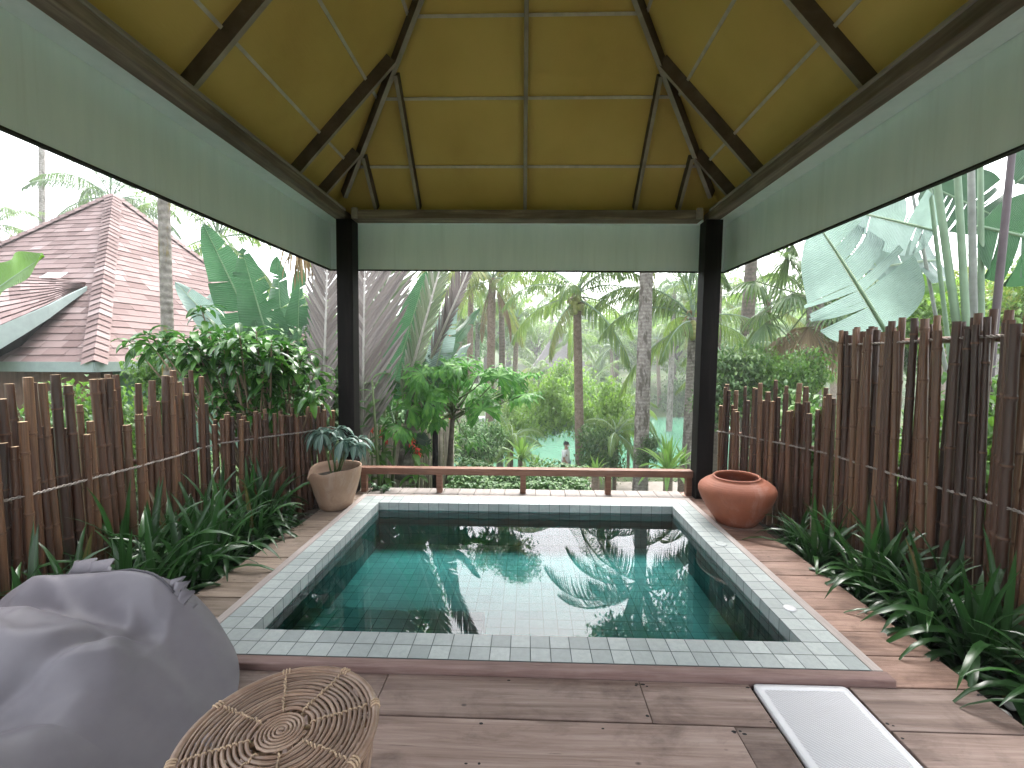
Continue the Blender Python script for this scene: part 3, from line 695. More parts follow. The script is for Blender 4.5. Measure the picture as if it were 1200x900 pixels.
# ================================================================== TERRACOTTA URN, CLAY POT
def urn():
    T=thing('terracotta_urn','wide squat terracotta urn with open mouth standing at the right far corner of the pool','urn',(1.925,3.985,-.03))
    T.rotation_euler=(.0,-.03,0)
    prof=[(1e-4,0),(.145,0),(.165,.006),(.205,.06),(.255,.14),(.298,.225),(.318,.285),(.318,.315),(.305,.342),(.27,.372),(.225,.398),(.196,.408),(.196,.42),(.189,.428),(.178,.424),(.174,.41),(.20,.385),(.27,.33),(.285,.26),(.2,.1),(1e-4,.05)]
    mb=MB(); mb.lathe(prof[:13],64,wob=lambda a,z:.008*math.sin(a*2+z*5)); mb.build('body',M['terracotta'],T,True)
    mb=MB(); mb.lathe(prof[12:],64,wob=lambda a,z:.008*math.sin(a*2+z*5)); mb.build('mouth_rim',M['terracotta'],T,True)
urn()
def clay_pot():
    T=thing('clay_pot','pale weathered clay pot with a broken rim on the left pool walk','pot',(-1.865,4.235,-.03))
    rim=lambda a:1-.22*math.exp(-((a-3.6)/.45)**2)-.06*math.exp(-((a-4.7)/.3)**2)
    n=64; prof=[(1e-4,0),(.135,0),(.152,.012),(.175,.08),(.205,.18),(.232,.28),(.247,.36),(.253,.405),(.248,.412),(.236,.408),(.225,.36),(.20,.26),(1e-4,.25)]
    mb=MB(); vs=[]
    for r,z in prof:
        for j in range(n):
            a=2*math.pi*j/n; zz=z if z<.27 or r<.01 else .27+(z-.27)*(1-((1-rim(a))*3.4 if z>.3 else 0))
            rr=r*(1+.012*math.sin(3*a)); vs.append((rr*math.cos(a),rr*math.sin(a),zz))
    mb.add(vs,[(i*n+j,i*n+(j+1)%n,(i+1)*n+(j+1)%n,(i+1)*n+j) for i in range(len(prof)-1) for j in range(n)])
    mb.build('body',M['clay_pale'],T,True)
    mb=MB(); mb.lathe([(.215,.31),(.1,.325),(1e-4,.33)],32); mb.build('soil',M['soil'],T,True)
clay_pot()
# ================================================================== GREY BEAN BAG
def beanbag():
    from mathutils import noise as mn
    from mathutils.bvhtree import BVHTree
    T=thing('beanbag','large grey fabric bean bag lounger slumped on the left front deck','beanbag',(-1.82,1.33,-.03))
    nu,nv=120,64
    g=lambda v,c,s:math.exp(-((v-c)/s)**2)
    def H(x,y):
        # metres from the bag's centre: x to the right, y away from the camera
        k=1/(1+math.exp((x-.26)/.07))              # the sagging left and middle part
        lip=1/(1+math.exp(-(y-.12-.12*x)/.030))      # plateau behind the front lip
        z=.47+.035*g(y,.58,.09)-.125*k*g(y,.44-.05*math.sin(x*5),.085)+.022*k*g(y,.19+.12*x,.06)
        z-=(1-lip)*k*.17*(1-.3*sstep(.1,-.5,y)); z-=k*.07*g(y,-.02+.1*x,.06); z+=k*.075*g(y,-.22,.085)
        z-=.38*sstep(.06,.66,x)**1.1
        z+=.028*g((x-.24)*.8+(y-.30)*.6,0,.035)*g(math.hypot(x-.24,y-.30),0,.22)
        z-=.05*g((x-.13)*.85-(y-.22)*.5,0,.045)*g(math.hypot(x-.13,y-.22),0,.2)
        z+=.026*g((x-.05)*.5+(y-.50)*.85,0,.018)*g(math.hypot(x-.05,y-.5),0,.25)
        z+=.03*g((x+.25)*.35+(y-.52)*.9,0,.02)*g(math.hypot(x+.25,y-.5),0,.25)
        z+=.035*mn.noise(V((x*2.4,y*3.0,1.3)))+.012*mn.noise(V((x*6+3,y*7,4.1)))
        rid=1-abs(mn.noise(V((x*7+y*3,y*2.2-x*2,7.7))))*2.2; z+=.014*max(0,rid)**3*(g(y,.50,.20)+.6*g(math.hypot(x-.2,y-.25),0,.25))
        rid=1-abs(mn.noise(V((x*3-y*2,y*5+x,2.2))))*2.4; z+=.011*max(0,rid)**4
        return z
    a_,b_=.655,.71; rows=[]
    for i in range(nv+1):
        t=i/nv; row=[]
        for j in range(nu):
            th=2*math.pi*j/nu; c,s=math.cos(th),math.sin(th); e=.62
            sx=math.copysign(abs(c)**e,c); sy=math.copysign(abs(s)**e,s)
            if t<.35:
                u=t/.35; bul=.95+.05*math.sin(u*math.pi*.7); x=a_*sx*bul; y=b_*sy*bul
                z=max(.05,H(x,y)-.075)*u**.9; w=.012*mn.noise(V((th*2.2,u*2,0)))*math.sin(u*math.pi); x+=w*c*2; y+=w*s*2
            else:
                u=(t-.35)/.65; q=u*math.pi/2; kk=(1-u)*(.55)+.45*math.cos(q); bul=.95+.05*math.sin(math.pi*.7)
                x=a_*sx*bul*kk; y=b_*sy*bul*kk; z=max(.05,H(x,y)-.075*max(0,(kk-.80)/.20)**2)
            row.append((x,y,max(0.0,z)))
        rows.append(row+[row[0]])
    mb=MB(); mb.rows(rows); bvh=BVHTree.FromPolygons([V(p) for p in mb.v],mb.f)
    o=mb.build('body',M['fabric'],T,True); sd=o.modifiers.new('sub','SUBSURF'); sd.levels=1; sd.render_levels=1
    def top(x,y):
        h=bvh.ray_cast(V((x,y,2)),V((0,0,-1)))[0]; return h.z if h else 0.0
    sy_=lambda x:.615-.10*sstep(.05,.5,x)-.03*math.sin(x*4)
    pts=[(x,sy_(x),top(x,sy_(x))+.004) for x in [-.60+.86*i/44 for i in range(45)]]
    mb=MB(); mb.tube(pts,.0055,6); mb.build('seam_piping',M['piping'],T,True)
    def flap(x0,x1,dy,h,lean,ph):
        mb=MB(); rows=[]
        for i in range(25):
            t=i/24; x=x0+(x1-x0)*t; y=sy_(x)+dy; base=V((x,y,top(x,y)-.012)); pl=.014*math.sin(t*24+ph)
            hh=h*(math.sin(math.pi*min(.98,max(.03,t)))**.4)
            rows.append([base,base+V((pl*.4,lean*.5+pl,hh*.55)),base+V((pl,lean+pl*1.4,hh))])
        mb.rows(rows); o=mb.build('seam_flap',M['fabric'],T,True); sm=o.modifiers.new('sol','SOLIDIFY'); sm.thickness=.005
    flap(-.50,-.14,.015,.075,.05,0); flap(.22,.33,.0,.05,.05,2)
beanbag()
# ================================================================== RATTAN STOOL
def stool():
    T=thing('rattan_stool','round drum stool woven from rattan cane beside the grey bean bag','stool',(-.655,1.148,-.03))
    T.rotation_euler=(0.0,.0,.35)
    R0=.252;H0=.45
    top=MB(); N=15
    def ringpts(r,z,n,wob=0,ph=0): return [(r*math.cos(2*math.pi*i/n)+0,r*math.sin(2*math.pi*i/n),z+wob*math.sin(6*2*math.pi*i/n+ph)) for i in range(n)]
    r=.008
    spiral=[];
    for i in range(90):
        a=i*.42; spiral.append(((.004+.0017*a)*math.cos(a),(.004+.0017*a)*math.sin(a),H0+.004))
    top.tube(spiral,.0042,6)
    rad=.083; k=0
    while rad<.238:
        top.tube(ringpts(rad,H0+.001*math.sin(k*2.1),56,.0022,k),.0054,6,closed=True); rad+=.0140; k+=1
    top.build('seat_weave',M['rattan'],T,True)
    lat=MB()
    for i in range(26):
        a=U(0,6.28); b=a+U(1.6,2.9); r1=R0*.93
        lat.tube([(r1*math.cos(a),r1*math.sin(a),H0-.03),(r1*math.cos(b),r1*math.sin(b),H0-.03+U(-.012,.008))],.0055,6)
    lat.build('under_lattice',M['rattan_dark'],T,True)
    for i in range(8):
        tie=MB()
        a=math.pi*2*i/8+.1; rad=.083; tie.tube([(.05*math.cos(a),.05*math.sin(a),H0-.010),(R0*.97*math.cos(a),R0*.97*math.sin(a),H0-.010)],.007,6)
        while rad<.236:
            c=V((rad*math.cos(a),rad*math.sin(a),H0)); tn=V((-math.sin(a),math.cos(a),0)); rdir=V((math.cos(a),math.sin(a),0))
            sk=U(-.005,.005)
            tie.tube([c-rdir*.009-tn*sk+V((0,0,-.006)),c-rdir*.003+V((0,0,.0075)),c+rdir*.004+tn*sk+V((0,0,.0075)),c+rdir*.010+tn*sk+V((0,0,-.006))],.0024,5); rad+=.0140
        c=V((R0*math.cos(a),R0*math.sin(a),H0-.004)); tn=V((-math.sin(a),math.cos(a),0))
        for w in (-.009,0,.009):
            u=V((math.cos(a),math.sin(a),0)); tie.tube([c+tn*w+(u*math.cos(b)+V((0,0,math.sin(b))))*.0135 for b in [2*math.pi*q/8 for q in range(8)]],.003,5,closed=True)
        tie.build('spoke',M['rattan_dark'],T,True)
    rim=MB(); rim.tube(ringpts(R0,H0-.004,64),.0115,8,closed=True); rim.build('top_rim',M['rattan'],T,True)
    rim=MB(); rim.tube(ringpts(R0*.985,H0-.026,64),.008,8,closed=True); rim.build('lower_rim',M['rattan'],T,True)
    rim=MB(); rim.tube(ringpts(R0*.97,.012,64),.0115,8,closed=True); rim.build('base_ring',M['rattan'],T,True)
    side=MB(); n=34
    for i in range(n):
        a=2*math.pi*i/n
        side.tube([((R0-.006-.03*math.sin(math.pi*t))*math.cos(a+.0*t),(R0-.006-.03*math.sin(math.pi*t))*math.sin(a),.015+(H0-.045)*t) for t in [j/6 for j in range(7)]],.0058,6)
    side.build('side_canes',M['rattan'],T,True)
    lo=MB()
    for i in range(9):
        a0=2*math.pi*i/9
        pts=[]
        for q in range(22):
            b=2*math.pi*q/22; a=a0+.26*math.cos(b); z=.2+.15*math.sin(b); rr=R0+.004-.028*math.sin(math.pi*z/H0)
            pts.append((rr*math.cos(a),rr*math.sin(a),z))
        lo.tube(pts,.0068,6,closed=True)
    lo.build('side_loops',M['rattan'],T,True)
stool()
# pebbles at the edge of the right bed
for i,(x,y,r,lb) in enumerate([(2.13,1.93,.034,'white round pebble largest at the edge of the right bed'),(2.20,1.84,.026,'flat white pebble between two others by the right walk'),(2.17,1.76,.024,'small white pebble lowest beside the front deck'),(2.28,1.80,.028,'white pebble half under the leaves of the right bed'),(2.24,2.0,.022,'small pale pebble behind the largest one in the right bed')]):
    mb=MB(); mb.ball((0,0,0),r,12,8,(1.25,1,.75)); o=mb.build('pebble',M['stone'],None,True); o.location=(x,y,-.13+r*.5); o.rotation_euler=(0,0,U(0,3)); tag(o,lb,'pebble','pebbles in the right bed')
# ================================================================== PLANT GENERATORS
def blade(mb, P, d, up, L, W, prof, droop=.5, fold=.25, twist=0, nseg=None, mat=0, curl=0):
    """a leaf blade: starts at P along d, droops towards the ground, three points across"""
    d=V(d).normalized(); up=V(up); side=d.cross(up)
    side=side.normalized() if side.length>1e-4 else d.orthogonal().normalized()
    p=V(P); n=len(prof); rows=[];uvr=[]
    for i,(t,w) in enumerate(prof):
        if i:
            dt=(t-prof[i-1][0]); 
            d=(d+V((0,0,-1))*(droop*dt*(1+t))).normalized()
            p=p+d*L*dt
        s=side-d*side.dot(d); s=s.normalized() if s.length>1e-4 else side; nn=s.cross(d)
        if nn.z<0 and abs(nn.z)>.2: pass
        if twist: s=(s*math.cos(twist*t)+nn*math.sin(twist*t)); nn=s.cross(d)
        h=w*W*.5
        rows.append([p-s*h*math.cos(fold)+nn*h*math.sin(fold),p,p+s*h*math.cos(fold)+nn*h*math.sin(fold)])
        uvr.append([(0,t),(.5,t),(1,t)])
    mb.rows(rows,uvr,mat)
ELL=[(0,.08),(.12,.5),(.3,.92),(.5,1.0),(.7,.8),(.87,.42),(1,.02)]
ELL4=[(0,.1),(.3,.95),(.65,.85),(1,.03)]
STRAP=[(0,.55),(.1,.75),(.22,.92),(.36,1),(.5,1),(.64,.92),(.77,.72),(.89,.42),(1,.03)]
SPEAR=[(0,.3),(.15,.7),(.35,1),(.6,.9),(.8,.55),(1,.02)]
def dirv(az,el): return V((math.cos(az)*math.cos(el),math.sin(az)*math.cos(el),math.sin(el)))

def strap_mesh(seed,n,Lr,Wd=.034,spread=1.0):
    r=random.Random(seed); mb=MB()
    for k in range(3):
        cx,cy=r.uniform(-.09,.09),r.uniform(-.09,.09)
        m=n//3
        for i in range(m):
            az=i*2.4+r.uniform(-.3,.3)+k; q=i/m
            el=math.radians(86-62*q*spread+r.uniform(-10,10)); L=r.uniform(*Lr)*(.72+.45*math.sin(math.pi*min(1,q+.25)))
            blade(mb,(cx+.012*math.cos(az),cy+.012*math.sin(az),0),dirv(az,el),(0,0,1),L,Wd*r.uniform(.8,1.25),STRAP,droop=r.uniform(1.1,2.3)*(.6+.8*q),fold=.32,twist=r.uniform(-.5,.5))
    return mb.mesh('strap_leaves',L_['strap'],True)
STRAPS=[strap_mesh(40+i,n,Lr,w) for i,(n,Lr,w) in enumerate([(84,(.44,.70),.040),(75,(.40,.62),.038),(90,(.48,.76),.042),(66,(.32,.54),.037)])]
def strap_plant(label,x,y,s,k,group):
    o=bpy.data.objects.new('strap_leaf_plant',STRAPS[k]); COL.objects.link(o); o.location=(x,y,-.16); o.scale=(s,s,s*U(.92,1.08)); o.rotation_euler=(U(-.08,.08),U(-.08,.08),U(0,6.28))
    return tag(o,label,'plant',group)
GL='strap leaf plants in the left bed';GR='strap leaf plants in the right bed'
for a in [
 ('strap leaf plant nearest the grey bean bag, its tips cut by the photo edge',-2.52,1.98,1.0,2),
 ('strap leaf plant just behind the far side of the grey bean bag',-2.28,2.16,.86,0),
 ('strap leaf plant against the tall fence with bright upright new leaves',-2.62,2.42,1.0,1),
 ('long arching strap leaf plant hanging over the near end of the left walk',-2.26,2.52,.95,2),
 ('strap leaf plant in the middle of the left bed, leaning on the fence',-2.66,2.80,1.05,2),
 ('strap leaf plant with the widest spray, halfway along the left walk',-2.30,2.86,1.0,0),
 ('tall strap leaf plant in front of the rope knot of the tall left fence',-2.60,3.14,1.08,1),
 ('strap leaf plant at the walk edge, third from the clay pot',-2.27,3.2,.95,2),
 ('strap leaf plant under the kink between the two left fences',-2.62,3.5,1.05,0),
 ('strap leaf plant at the walk edge, second from the clay pot',-2.25,3.52,.92,1),
 ('strap leaf plant against the short fence behind the clay pot',-2.46,3.86,1.0,2),
 ('small strap leaf plant right beside the clay pot',-2.22,3.86,.82,3)]:
    strap_plant(*a,GL)
for a in [
 ('strap leaf plant nearest the terracotta urn',2.34,3.72,.80,3),
 ('strap leaf plant second from the terracotta urn, drooping on the walk',2.30,3.36,.90,0),
 ('strap leaf plant close to the foot of the tall dark fence near its low end',2.50,3.08,.88,1),
 ('strap leaf plant sprawling on the middle of the right walk',2.30,2.92,.92,2),
 ('strap leaf plant below the light gap in the tall dark fence',2.48,2.64,.86,0),
 ('bright green upright strap leaf plant beside the bend of the right walk',2.28,2.48,.92,1),
 ('broad strap leaf plant with one leaf lying across the right walk',2.42,2.24,.95,2),
 ('strap leaf plant above the white pebbles in the right bed',2.42,1.92,.90,0),
 ('strap leaf plant at the right edge of the photo over the pebbles',2.50,1.66,.92,2)]:
    strap_plant(*a,GR)

# ---------------------------------------------------------------- potted plant with drooping palmate leaves
def potted():
    T=thing('potted_palmate_plant','blue green plant with drooping fingered leaves growing in the broken clay pot','plant',(-1.865,4.235,.27))
    st=MB(); fo=MB()
    heads=[(392-14,508,4.15),(372,505,4.25),(402,516,4.1),(416,522,4.12),(395,503,4.35),(420,514,4.3)]
    for px,py,y in heads:
        p=at(px,py,y)-V((-1.865,4.235,.27)); b=V((U(-.05,.05),U(-.05,.05),.02))
        m=(b+p)/2+V((0,0,.10)); st.tube([b,m,p],[.009,.007,.006],6)
        for i in range(15):
            az=2*math.pi*i/9+U(-.2,.2); el=U(-.5,.35) if i<9 else U(.2,.9)
            blade(fo,p,dirv(az,el),(0,0,1),U(.17,.25),.048,ELL,droop=1.5,fold=.2)
    st.build('stems',M['stem'],T,True); fo.build('foliage',L_['pot'],T,True)
potted()
mb=MB()
for i in range(26):
    blade(mb,(U(-.05,.05),U(-.04,.04),0),dirv(U(0,6.28),U(.3,1.4)),(0,0,1),U(.12,.22),.05,ELL,droop=1.6,fold=.2)
o=mb.build('small_fern',L_['strap'],None,True); o.location=(-1.60,4.82,-.05); tag(o,'small dark leafy plant squeezed between the clay pot and the low rail','plant')

# ---------------------------------------------------------------- glossy broad leaved shrub
def shrub(name,label,cat,base,tips,leafL,leafW,leaf,nl=11,droop=1.0,stem='stem',group=None,el=(-.3,1.1),smat=None):
    T=thing(name,label,cat,base,group); B=V(base); st=MB(); fo=MB()
    for tip in tips:
        p=V(tip)-B; b=V((U(-.06,.06),U(-.06,.06),0)); m=b.lerp(p,.55)+V((U(-.1,.1),U(-.1,.1),U(0,.1)))
        st.tube([b,m,p],[.016,.011,.006],6)
        ax=(p-m).normalized()
        for i in range(nl):
            az=i*2.4+U(-.3,.3); q=i/nl; c=p-ax*(.20*q)+V((0,0,0))
            d=(dirv(az,U(*el)-.5*q)+ax*.35)
            blade(fo,c,d,(0,0,1),leafL*U(.75,1.2),leafW*U(.8,1.2),ELL,droop=droop*U(.6,1.5),fold=.28,twist=U(-.3,.3))
    st.build('stems',M[smat or 'stem_brown'],T,True); fo.build('foliage',leaf,T,True); return T
tips=[]
outline=[(150,398),(175,390),(235,358),(245,385),(270,395),(300,388),(330,405),(355,415),(372,430),(375,455),(365,470),(320,475),(285,480),(255,475),(240,440),(225,420),(200,410),(215,395)]
rs=random.Random(5)
for i in range(64):
    a,b,c=rs.sample(outline,3); u,v_=rs.random(),rs.random()
    if u+v_>1: u,v_=1-u,1-v_
    px=a[0]+(b[0]-a[0])*u+(c[0]-a[0])*v_; py=a[1]+(b[1]-a[1])*u+(c[1]-a[1])*v_
    tips.append(at(px,py,rs.uniform(4.3,5.5)))
for px,py in outline: tips.append(at(px,py,rs.uniform(4.4,5.0)))
shrub('glossy_shrub','large glossy broad leaved shrub rising behind the left bamboo fences','shrub',(-2.95,4.95,-.45),tips,.25,.075,L_['shrub'],12)

# ---------------------------------------------------------------- big banana like leaves
def big_leaf(mb, P0, P1, width, face, bend=.15, sag=.0, tears=0, fold=.25, n=34, prof=None, mat=0, seed=0, wav=.02):
    """a broad leaf with a midrib from P0 to P1; face = side the leaf shows"""
    r=random.Random(seed); P0=V(P0);P1=V(P1);face=V(face).normalized(); ax=P1-P0;L=ax.length
    Pm=(P0+P1)/2+face*bend*L+V((0,0,sag*L))
    def B(t): return P0*(1-t)**2+Pm*2*t*(1-t)+P1*t*t
    def T(t): return ((Pm-P0)*(1-t)+(P1-Pm)*t).normalized()
    tear=[set(r.sample(range(4,n-1),tears)),set(r.sample(range(4,n-1),tears))] if tears else [set(),set()]
    mr=[]
    for sgn,tr in ((-1,tear[0]),(1,tear[1])):
        rows=[];uvr=[];ph=r.uniform(0,6);extra=0
        def flush():
            if len(rows)>1: mb.rows(rows,uvr,mat)
        for i in range(n+1):
            t=i/n
            w=(math.sin(math.pi*min(1,t**.62))**.62 if prof is None else prof(t))*width*.5
            w=max(w,.004)
            tt=T(t); s=tt.cross(face).normalized()*sgn; nn=face-tt*face.dot(tt); nn.normalize()
            def row(ex):
                rr=[];uu=[]
                for j,k in enumerate((0,.3,.62,.86,1.0)):
                    f=fold+ex*k; zoff=wav*math.sin(t*17+ph+k)*k+.25*ex*k*k*w
                    rr.append(B(t)+s*(w*k*math.cos(f))+nn*(w*k*math.sin(f)+zoff)+tt*(w*k*.16)); uu.append((.5+.5*sgn*k,t))
                return rr,uu
            a,b=row(extra); rows.append(a);uvr.append(b)
            if i in tr:
                flush(); rows=[];uvr=[]
                extra=r.uniform(-.55,.25)
                t2=t+.004
                a,b=row(extra); a=[p+tt*.012*j for j,p in enumerate(a)]; rows.append(a);uvr.append(b)
        flush()
    mb.tube([B(t) - face*.004 for t in [q/8 for q in range(9)]],[width*.022*(1-.75*q/8) for q in range(9)],6,mat=mat+1)
def banana(label,base,leaves,leafkey,petkey='petiole',name='banana_plant',cat='plant',group=None,pr=.035):
    """leaves: (P0,P1,width,face,kwargs); each leaf is a part with its own stalk down to the base"""
    T=thing(name,label,cat,base,group); B=V(base)
    for i,lf in enumerate(leaves):
        P0,P1,w,f=lf[:4]; kw=dict(lf[4]) if len(lf)>4 else {}
        key=kw.pop('leaf',leafkey); stalk=kw.pop('stalk',True)
        mb=MB(); big_leaf(mb,V(P0)-B,V(P1)-B,w,f,seed=i+int(abs(B.x)*10),**kw); o=mb.build('leaf',[L_[key],M[petkey]],T,True)
        if stalk:
            q=V(P0)-B; b=V((U(-.08,.08),U(-.08,.08),0)); mb=MB(); mb.tube([b,b.lerp(q,.5)+V((0,0,.05)),q],[pr,pr*.8,pr*.5],8); mb.build('stalk',M[petkey],o,True)
    return T
CF=(.25,-1,.15)   # facing the pavilion
banana('cluster of tall upright green banana leaves behind the glossy shrub and left eave',(-3.6,7.0,-.6),[
 (at(318,430,6.8),at(238,262,6.4),.72,(.35,-1,.1),dict(bend=-.03,tears=2)),
 (at(300,430,7.2),at(205,330,7.0),.5,(.3,-1,.3),dict(bend=.02,tears=2,leaf='banana_pale')),
 (at(325,430,6.5),at(283,290,6.3),.62,(.1,-1,.05),dict(bend=.03,tears=7)),
 (at(335,430,7.0),at(325,300,7.0),.6,(-.3,-1,.1),dict(bend=.02,tears=5)),
 (at(350,450,6.8),at(352,310,6.8),.45,(-.5,-1,0),dict(bend=.02,tears=6,leaf='banana')),
 (at(275,450,7.2),at(245,345,7.6),.55,(.4,-1,.3),dict(bend=.05,tears=4,leaf='banana_pale')),
 (at(375,470,6.6),at(372,318,7.2),.5,(-.2,-1,0),dict(bend=.02,tears=6,leaf='banana_dark')),
 (at(295,470,6.6),at(300,375,6.2),.45,(0,-1,.3),dict(bend=.08,tears=2)),
 ],'banana')
banana('single bright green banana leaf reaching in at the left edge above the fence',(-3.9,2.9,-.5),[
 (at(-45,372,3.3),at(52,300,3.2),.52,(.25,-.75,.6),dict(bend=.03,fold=.12)),],'banana_bright')
banana('dark green banana leaves between the striped fronds behind the left post',(-1.9,7.2,-.8),[
 (at(455,470,7.0),at(500,318,6.9),.55,(.15,-1,0),dict(bend=.02,tears=2,leaf='banana')),
 (at(500,475,7.1),at(535,335,7.0),.42,(.2,-1,.1),dict(bend=.03,tears=8,leaf='banana_pale')),
 (at(487,500,7.1),at(520,400,7.1),.55,(.1,-1,.2),dict(bend=.05,tears=4,leaf='banana_dark')),
 (at(505,440,7.3),at(562,362,7.4),.34,(-.3,-1,.3),dict(bend=.04,tears=2)),
 (at(510,455,7.3),at(552,402,7.1),.36,(.0,-1,.8),dict(bend=.06,tears=2,leaf='banana_pale')),
 (at(470,505,6.9),at(505,520,6.6),.32,(.2,-.6,1),dict(bend=.04,tears=3,leaf='banana_dark')),
 ],'banana')
# the traveller's palm on the right, over the fence
T=banana('giant pale banana like leaves and tall bare stalks above the tall right fence',(4.2,4.2,-.5),[
 (at(1040,392,4.6),at(955,258,4.3),.95,(-.35,-1,-.15),dict(bend=.05,tears=5,leaf='banana_pale',fold=.05,stalk=False)),
 (at(1094,270,4.7),at(985,245,4.4),.62,(-.1,-1,-.25),dict(bend=.05,tears=3,leaf='banana_pale',stalk=False)),
 (at(1100,305,4.9),at(1010,318,4.6),.62,(-.1,-1,.35),dict(bend=.08,tears=3,leaf='banana_pale',stalk=False)),
 (at(1082,215,5.2),at(1190,265,4.9),.62,(.1,-1,-.4),dict(bend=.04,tears=5,leaf='banana_dark',stalk=False)),
 (at(1145,265,4.4),at(1290,300,4.1),.85,(.1,-1,.0),dict(bend=.05,tears=3,leaf='banana',fold=.1,stalk=False)),
 (at(1110,330,5.0),at(1045,345,4.8),.26,(0,-1,.5),dict(bend=.05,leaf='banana_bright',stalk=False)),
 (at(1190,215,5.4),at(1260,150,5.4),.7,(0,-1,.2),dict(tears=5,leaf='banana_dark',stalk=False)),
 (at(1110,120,4.4),at(1010,60,4.0),.9,(-.1,-1,-.5),dict(tears=5,leaf='banana_pale',stalk=False)),
 (at(1150,110,4.4),at(1230,30,4.0),.9,(.1,-1,-.5),dict(tears=5,leaf='banana',stalk=False)),
 ],'banana_pale','petiole')
for (a,b,r,m,y) in [((1098,215),(1120,372),.050,'petiole',4.1),((1122,205),(1132,372),.046,'petiole',4.05),((1138,195),(1141,375),.048,'petiole_grey',4.25),((1149,190),(1150,372),.040,'petiole',4.35),((1186,178),(1166,378),.046,'petiole_purple',4.0),((1076,262),(1098,378),.026,'petiole_grey',4.7),((1092,240),(1108,375),.03,'petiole',4.5)]:
    p=at(a[0],a[1],y);q=at(b[0],b[1],y); dd=(p-q).normalized(); mb=MB(); 
    mb.tube([q-dd*1.9,q-dd*.6,q,p.lerp(q,.5),p,p+dd*1.2],[r*.8,r*.7,r*.62,r*.6,r*.55,r*.4],12); o=mb.build('stalk',M[m],None,True)
    o.parent=T; o.matrix_parent_inverse=Matrix.Translation(-V((4.2,4.2,-.5)))

# ---------------------------------------------------------------- pleated grey fronds beside the left post
def pleated(label,P0,P1,leafL,key,ang=38,name='pleated_frond',both=(1,1),n=34,face=(.1,-1,0),kinkL=(1,1)):
    """an upright frond whose touching leaflets form pleats along a rachis from P0 to P1"""
    P0=V(P0);P1=V(P1);T=thing(name,label,'palm frond',P0); ax=(P1-P0);L=ax.length;t=ax.normalized();f=V(face).normalized();s=t.cross(f).normalized();nn=s.cross(t)
    st=MB(); st.tube([V((0,0,0)),ax*.5,ax],[.024,.018,.010],8); st.build('rachis',M['rachis'],T,True)
    fo=MB()
    for sg,on,kl in ((-1,both[0],kinkL[0]),(1,both[1],kinkL[1])):
        if not on: continue
        for i in range(n):
            q=(i+.5)/n; a=math.radians(ang+U(-2.5,2.5)); d=t*math.cos(a)+s*sg*math.sin(a); p=ax*q
            Lf=leafL*kl*(.7+.3*math.sin(math.pi*q))*U(.92,1.08); w=L/n*math.sin(a)*1.12
            across=d.cross(nn).normalized(); e=nn*(.16*w)
            rows=[];uv=[]
            for k,(tt,ww) in enumerate([(0,.8),(.3,1),(.65,.95),(.9,.6),(1,.1)]):
                c=p+d*Lf*tt-nn*(.05*Lf*tt*tt)+nn*U(-.008,.008)
                rows.append([c-across*w*.5*ww-e,c+e*.6,c+across*w*.5*ww-e]); uv.append([(0,tt),(.5,tt),(1,tt)])
            fo.rows(rows,uv)
    fo.build('leaflets',L_[key],T); return T
pleated('broad grey lilac pleated frond fanning up right behind the left post',at(424,520,6.2),at(428,290,6.2),1.05,'pleat',32,n=30,kinkL=(.35,1.1))
pleated('grey pleated frond leaning right from the pale leaning trunk',at(472,470,6.6),at(524,285,6.6),.75,'pleat_green',26,n=26,kinkL=(.6,.5))
pleated('narrow lilac grey pleated frond running up to the eave board',at(505,420,6.9),at(556,300,6.9),.6,'pleat',22,n=22,kinkL=(.8,.4))
pleated('dark dry pleated frond hanging left of the left post over the short fence',at(378,500,6.0),at(384,300,6.0),.55,'pleat',30,n=26,kinkL=(1,.7))
pleated('grey green pleated frond behind the first wide one',at(405,470,7.6),at(468,290,7.6),.8,'pleat_green',30,n=26)
mb=MB(); pts=[at(472,560,6.9),at(477,530,6.9),at(482,500,6.85),at(488,470,6.8),at(494,440,6.8)]; mb.tube(pts,[.15,.135,.12,.105,.085],14)
for p in pts: pass
o=mb.build('leaning_trunk',M['bark_pale'],None,True); tag(o,'pale scaly leaning palm trunk behind the left end of the low rail','trunk')
# dry hanging straws near the eave
mb=MB(); c=at(352,290,6.2)
for i in range(34): blade(mb,c+V((U(-.1,.1),U(-.1,.1),U(-.05,.05))),dirv(U(0,6.28),U(-1.4,.2)),(0,0,1),U(.3,.65),.035,STRAP[::2],droop=2.2,fold=.3,twist=U(-1,1))
o=mb.build('dry_leaf_bunch',L_['palm_dry'],None); tag(o,'bunch of dry straw coloured leaves hanging under the left eave board','dry leaves')

